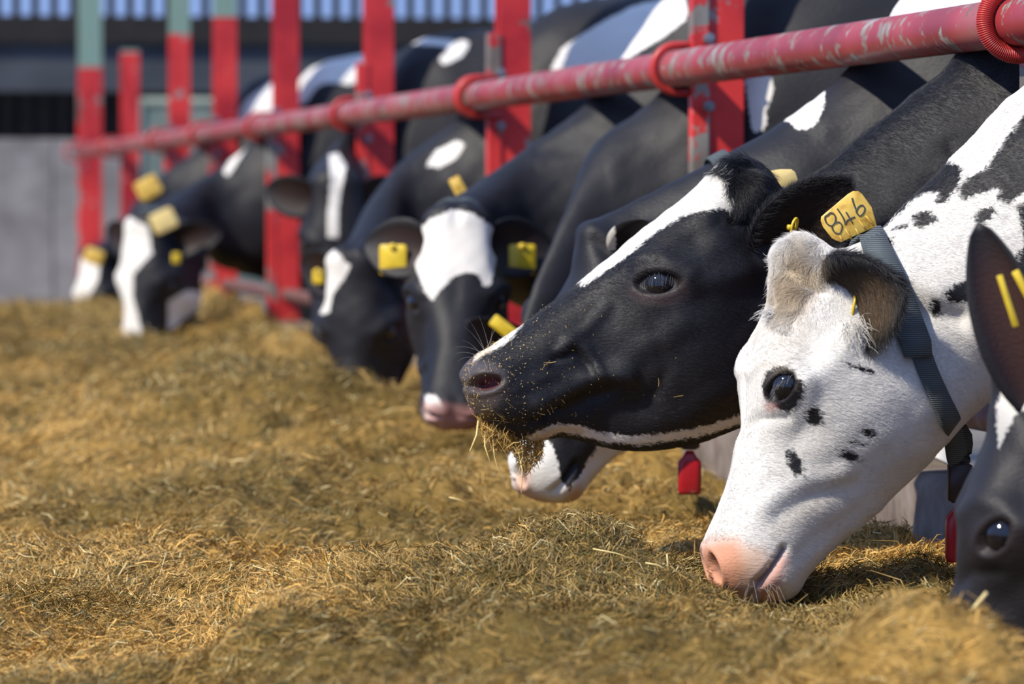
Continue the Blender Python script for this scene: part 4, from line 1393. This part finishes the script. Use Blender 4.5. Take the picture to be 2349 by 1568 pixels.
# fuzzy ears
for info, nn_, ax in ((wi, 16000, (.75, .65)), (bi, 12000, (.6, -.5))):
    fur(info, nn_, (lambda a: (lambda px, r: np.tile(np.array(a), (len(px), 1)) + r.normal(size=(len(px), 2)) * .35))(ax), lambda px, r: .010 + .014 * r.random(len(px)) ** 2, seed=8, lift=.55, rad=.00017, faces=info['ear_q'][0], name='ear_hair')
# tuft under the white cow's ear
b0, n0 = surf(wi, 1965, 752)
k = 240
rr_ = rng.normal(size=(k, 3))
roots = b0 + rr_ * np.array([.010, .006, .008])
tips = roots + np.array([0, -.016, -.016]) + rng.normal(size=(k, 3)) * np.array([.013, .008, .009])
hairs(wi, roots, tips, (.78, .74, .68), .0003, 'ear_tuft', .002)
b1, n1 = surf(wi, 1775, 722)
roots = b1 + rng.normal(size=(110, 3)) * .004
hairs(wi, roots, roots + np.array([-.018, 0, -.006]) + rng.normal(size=(110, 3)) * .005, (.8, .77, .72), .0003, 'brow_tuft', .004)


def lashes(info, e, n, dirv, colr):
    a = math.radians(e['ang']); ro, ti = [], []
    for i in range(n):
        u = -.85 + 1.7 * i / (n - 1)
        y = -(1 - abs(u) ** 1.6) * e['b'] * 1.02
        x_ = u * e['a']
        X = e['x'] + x_ * math.cos(a) - y * math.sin(a); Yp = e['y'] + x_ * math.sin(a) + y * math.cos(a)
        p, nn = surf(info, X, Yp)
        p = p + info['S'] * .004
        ro.append(p); ti.append(p + info['S'] * .012 + dirv[0] * info['e1'] * .02 + Z * dirv[1] * .02 + rng.normal(size=3) * .002)
    hairs(info, ro, ti, colr, .0003, 'eyelashes', .002)


lashes(bi, EYE_BLACK, 34, (-.15, -.75), (.08, .08, .09))
lashes(wi, EYE_WHITE, 26, (-.55, -.6), (.25, .25, .26))
# whiskers on the black nose
ro, ti = [], []
for x, y, dx, dy in ((1118, 795, -20, -72), (1116, 797, 24, -48), (1108, 802, -46, -55), (1104, 806, -60, -10), (1100, 810, -40, -30), (1094, 815, -50, -4), (1090, 820, -40, 8), (1122, 792, 8, -40), (1110, 800, -34, -66)):
    p, nn = surf(bi, x, y); ro.append(p); ti.append(P(x + dx, y + dy, p[1] - .02))
hairs(bi, ro, ti, (.35, .32, .28), .00028, 'whiskers', .004)
ro, ti = [], []
for i in range(26):
    x, y = 1640 + 190 * rng.random(), 1330 + 40 * rng.random()
    p, nn = surf(wi, x, y); ro.append(p); ti.append(p + nn * .02 + Z * -.012 + rng.normal(size=3) * .009)
hairs(wi, ro, ti, (.5, .46, .4), .00018, 'whiskers', .002)

# ------------------------------------------------------------------ collars and tags
# number tag of the white cow
TY = float(P(1945, 500, 6.3)[1]) - 0.01
outline = [(1883, 507), (1884, 497), (1893, 489), (1945, 445), (1957, 438), (1968, 438), (1977, 444), (2000, 475), (2012, 519), (1990, 528), (1930, 555), (1919, 552), (1908, 546), (1888, 520)]
mbt = slab(outline, TY, .004)
ntag = mbt.build('collar_tag', M['yellow'], wi['cow'])
ntag['label'] = 'yellow plastic tag with a handwritten number'


def stroke(mb, pts, w=3.6):
    pts = np.array([(1860 + x / 10.455, 420 + y / 10.455) for x, y in pts])
    xs_ = np.concatenate([[0], np.cumsum(np.linalg.norm(np.diff(pts, axis=0), axis=1) + 1e-6)])
    q = spline(xs_, pts, np.linspace(0, xs_[-1], max(8, int(xs_[-1] / 1.2))))
    c3 = [P(x, y, TY - .0012) for x, y in q]
    mb.tube(c3, w / 2 / (F / TY), 6, up=(0, 1, 0))


mb = MB()
stroke(mb, [(390, 770), (470, 705), (550, 740), (590, 850), (560, 960), (490, 1020), (400, 980), (340, 880), (340, 800), (395, 760)])
stroke(mb, [(570, 960), (660, 930), (740, 1000), (740, 1100), (670, 1210), (590, 1190), (510, 1080), (500, 1010)])
stroke(mb, [(630, 610), (720, 740), (790, 870), (825, 985)]); stroke(mb, [(825, 985), (860, 900), (960, 840), (1055, 805)]); stroke(mb, [(840, 690), (900, 790), (1000, 960)])
stroke(mb, [(985, 350), (1020, 480), (1085, 650), (1110, 730), (1180, 780), (1250, 720), (1290, 600), (1240, 530), (1170, 540), (1110, 610), (1080, 690)])
mb.build('number', M['ink'], ntag)
mb = MB()
for (x0, y0, x1, y1) in ((690, 1250, 760, 1370), (830, 1100, 990, 1350), (1070, 1080, 1170, 1250), (1150, 880, 1320, 1110), (1320, 780, 1500, 1000)):
    a = P(1860 + x0 / 10.455, 420 + y0 / 10.455, TY - .0008); b_ = P(1860 + x1 / 10.455, 420 + y1 / 10.455, TY - .0008)
    mb.tube([a, (a + b_) / 2, b_], [.0006, .0012, .0016], 6)
mb.build('rib', M['yellow'], ntag)
mb = MB()
mb.tube([P(x, y, TY - .003) for x, y in ((1972, 556), (1990, 547), (2004, 534), (2011, 524), (2008, 519))], .0022, 8)
mb.build('wire_clip', M['bolt'], wi['cow'])

# webbing collar of the white cow: near side down to the clip and up the far side
path = [(2004, 548), (2022, 600), (2046, 665), (2075, 735), (2100, 790), (2125, 850), (2150, 910), (2172, 955)]
pts, nrs = [], []
for x, y in path:
    p, n = surf(wi, x, y); pts.append(p + n * .007); nrs.append(n)
wid = [.036, .040, .042, .040, .032, .030, .030, .030]
hang = [P(2188, 1000, TY - .03), P(2200, 1058, TY)]
hn = np.array([.25, -.97, 0])
pts += hang; nrs += [hn, hn]; wid += [.030, .032]
far_pts = []
for p, n in list(zip(pts[:8], nrs[:8]))[::-1]:
    s_ = (p - wi['O']) @ wi['S']
    far_pts.append((p - wi['S'] * 2 * s_, n - wi['S'] * 2 * (n @ wi['S'])))
top, topn = wi['pd'][int(np.argmin(np.linalg.norm(wi['px'] - (2000, 540), axis=1)))], np.array([-.5, 0, .85])
full = [top + topn * .006] + pts + [P(2206, 1000, TY + .03)] + [q for q, _ in far_pts]
fulln = [topn] + nrs + [-hn] + [n for _, n in far_pts]
fw = [.034] + wid + [.03] + [.034] * len(far_pts)
full = np.array(full); fulln = nrm(np.array(fulln))
xs_ = np.concatenate([[0], np.cumsum(np.linalg.norm(np.diff(np.vstack([full, full[:1]]), axis=0), axis=1))])
tq = np.linspace(0, xs_[-1], 90, endpoint=False)
fp = spline(xs_, np.vstack([full, full[:1]]), tq); fn = spline(xs_, np.vstack([fulln, fulln[:1]]), tq); fwq = spline(xs_, np.array(fw + [fw[0]]), tq)
strap(fp, fn, fwq, .004, closed=True).build('collar', M['web'], wi['cow'])
# doubled tail of the strap
p2 = []
n2 = []
for x, y in ((2012, 560), (2040, 640), (2068, 715), (2096, 790), (2100, 822)):
    p, n = surf(wi, x, y); p2.append(p + n * .013); n2.append(n)
strap(p2, n2, [.030, .040, .044, .046, .042], .004).build('strap_end', M['web'], wi['cow'])
collar_weight(wi, P(2202, 1060, TY), 'dark red collar weight hanging under a brown clip', .080)

# black cow: pale tag behind the poll
mbt = slab([(1740, 400), (1748, 394), (1790, 388), (1815, 388), (1824, 394), (1830, 410), (1832, 425), (1800, 440), (1760, 452)], 7.06, .004)
tg_ = mbt.build('collar_tag', M['cream'], bi['cow'])
ring_collar(bi, float(bi['xs'][15]), .036, .006, .06)
# little round button tag in its ear
mb = MB()
c = P(1822, 518, float(bi['ears'][0][0][1]) - .075)
mb.tube([c + np.array([.001, -.003, 0]), c + np.array([.004, .003, 0])], .0001, 4)
ring = [c + np.array([.0035 * math.cos(a), -.008 * math.cos(a) * 0, 0]) + np.array([.003 * math.sin(a), .004 * math.cos(a), .011 * math.sin(a)]) for a in np.linspace(0, 2 * math.pi, 20, endpoint=False)]
mb.tube(ring, .0024, 8, closed=True)
mb.tube([c + np.array([-.010, -.003, -.002]), c + np.array([-.002, 0, -.002])], .0042, 10)
et = mb.build('ear_tag', M['lemon'], bi['cow'])

# tags and collars of the others
w0 = np.array([-.10, 0, 0])
collar_weight(rear, P(1582, 955, 7.72), 'red collar weight below the black cow\'s jaw', .074)
ring_collar(rear, float(rear['xs'][14]) + .13, .034, .008, .05)
ear_tag_on(front, 0, .55, .030, .028); ear_tag_on(front, 1, .55, .030, .028)
ear_tag_on(blaze, 1, .5, .016, .01)
ring_collar(front, float(front['xs'][14]), .04, .008, .05)
ring_collar(mask, float(mask['xs'][14]), .04, .010, .05)


def small_tag(info, px, py, Y, hw, hh, ang, mat='yellow', name='collar_tag'):
    return slab(rounded(px, py, hw, hh, min(hw, hh) * .35, ang), Y, .004).build(name, M[mat], info['cow'])


small_tag(mask, 375, 506, 16.0, 29, 24, -25, 'cream'); small_tag(mask, 340, 431, 16.5, 28, 24, -30)
small_tag(far, 215, 588, 17.7, 22, 18, 20); small_tag(front, 1052, 430, 9.95, 14, 26, -28)
small_tag(mask, 404, 592, 15.9, 9, 12, 0, 'lemon', 'ear_tag'); small_tag(dark, 1156, 752, 8.95, 34, 15, 38, 'lemon', 'ear_tag')
small_tag(near, 2312, 690, 5.22, 7, 62, -18, 'lemon', 'ear_tag'); small_tag(near, 2352, 665, 5.26, 9, 50, -28, 'lemon', 'ear_tag')
mb = MB(); mb.tube([P(1950 + 12, 655, 6.17), P(1961, 690, 6.15), P(1953, 735, 6.15)], .0022, 8)
mb.build('ear_tag', M['lemon'], wi['cow'])

# ------------------------------------------------------------------ loose feed on the black cow
r2 = np.random.default_rng(21)
# wad hanging from the mouth
k = 1500
u = r2.random(k)
hx = 1100 + 145 * u
lip = np.interp(hx, [1095, 1130, 1180, 1230, 1250], [958, 985, 1000, 1006, 1003])
hangl = np.interp(hx, [1095, 1130, 1180, 1205, 1235, 1250], [14, 34, 30, 78, 44, 12])
hy = lip - 10 + (hangl + 14) * r2.random(k) ** .9
yy_ = 6.90 + .05 * r2.normal(size=k) * .6
root = np.array([P(a, b_, c_) for a, b_, c_ in zip(hx, hy, yy_)])
direc = np.stack([r2.normal(size=k) * .8, r2.normal(size=k) * .5, -.5 - r2.random(k)], -1)
ln_ = .008 + .022 * r2.random(k) ** 1.6
colr = feed_colour(np.clip(.35 + .35 * r2.normal(size=k), 0, 1), r2.random(k))
rng = r2
fc = strands('feed_clump', root, direc, np.tile([0, -1.0, .3], (k, 1)), ln_, .0008 + .0011 * r2.random(k), colr, r2.normal(size=(k, 3)) * .08 * ln_[:, None], M['straw'])
tag(fc, 'wad of chopped feed hanging from the black cow\'s lips', 'feed', kind='stuff')
stalks = [((1097, 965), (1078, 1035), .0016), ((1112, 990), (1125, 1062), .0011), ((1188, 1030), (1196, 1130), .0009), ((1130, 1000), (1150, 1100), .0006), ((1196, 1010), (1189, 1090), .0007)]
for i, (a, b_, w) in enumerate(stalks):
    mb = MB(); pa, pb = P(*a, 6.86), P(*b_, 6.84)
    mid = (pa + pb) / 2 + np.array([.004 * (-1) ** i, 0, .002])
    mb.tube([pa, mid, pb], [w, w, w * .7], 6)
    st_ = mb.build('stalk', M['cream'], fc); 
# crumbs stuck to the muzzle
k = 900
cand = np.where((bi['sgn'] > 0) & (bi['px'][:, 0] < 1560) & (bi['px'][:, 0] > 1066) & (bi['px'][:, 1] > 700) & bi['hd'])[0]
wgt = np.exp(-((bi['px'][cand, 0] - 1150) / 130.0) ** 2) + .03
sel = r2.choice(cand, k, p=wgt / wgt.sum())
root = bi['pd'][sel] + bi['nv'][sel] * .0035 + r2.normal(size=(k, 3)) * .002
direc = r2.normal(size=(k, 3)); direc -= bi['nv'][sel] * np.sum(direc * bi['nv'][sel], -1, keepdims=True) * .9
ln_ = .0012 + .0022 * r2.random(k) ** 2
lg = r2.random(k) < .05
ln_ = np.where(lg, .008 + .012 * r2.random(k), ln_)
colr = np.array([.50, .34, .12]) * (.5 + .9 * r2.random((k, 1)))
cr = strands('feed_crumbs', root, direc, bi['nv'][sel], ln_, np.where(lg, .0011, .0010), colr, r2.normal(size=(k, 3)) * .05 * ln_[:, None], M['straw'])
tag(cr, 'crumbs of feed stuck to the black cow\'s muzzle', 'feed', kind='stuff')
# single stalk in front of the nearest cow
mb = MB(); mb.tube([P(2212, 1425, 5.0), P(2236, 1392, 5.0), P(2264, 1358, 5.0)], .0022, 6)
tag(mb.build('straw_stalk', M['cream']), 'single pale stalk sticking up before the nearest dark cow', 'straw')
# a few long blades on the near heap
lb = [((1480, 1290), (1540, 1312), 6.0), ((1530, 1270), (1534, 1330), 6.0), ((1360, 1258), (1470, 1290), 6.05), ((700, 1480), (780, 1430), 5.7), ((600, 1490), (560, 1560), 5.6), ((1560, 1392), (1600, 1396), 5.6), ((1030, 1140), (1080, 1160), 7.4)]
for i, (a, b_, Yd) in enumerate(lb):
    p0, p1 = P(*a, Yd), P(*b_, Yd)
    mb = MB(); mb.tube([p0, (p0 + p1) / 2 + Z * .003, p1], [.0011, .0010, .0005], 6)
    mb.build('long_blade', M['cream'], feed)
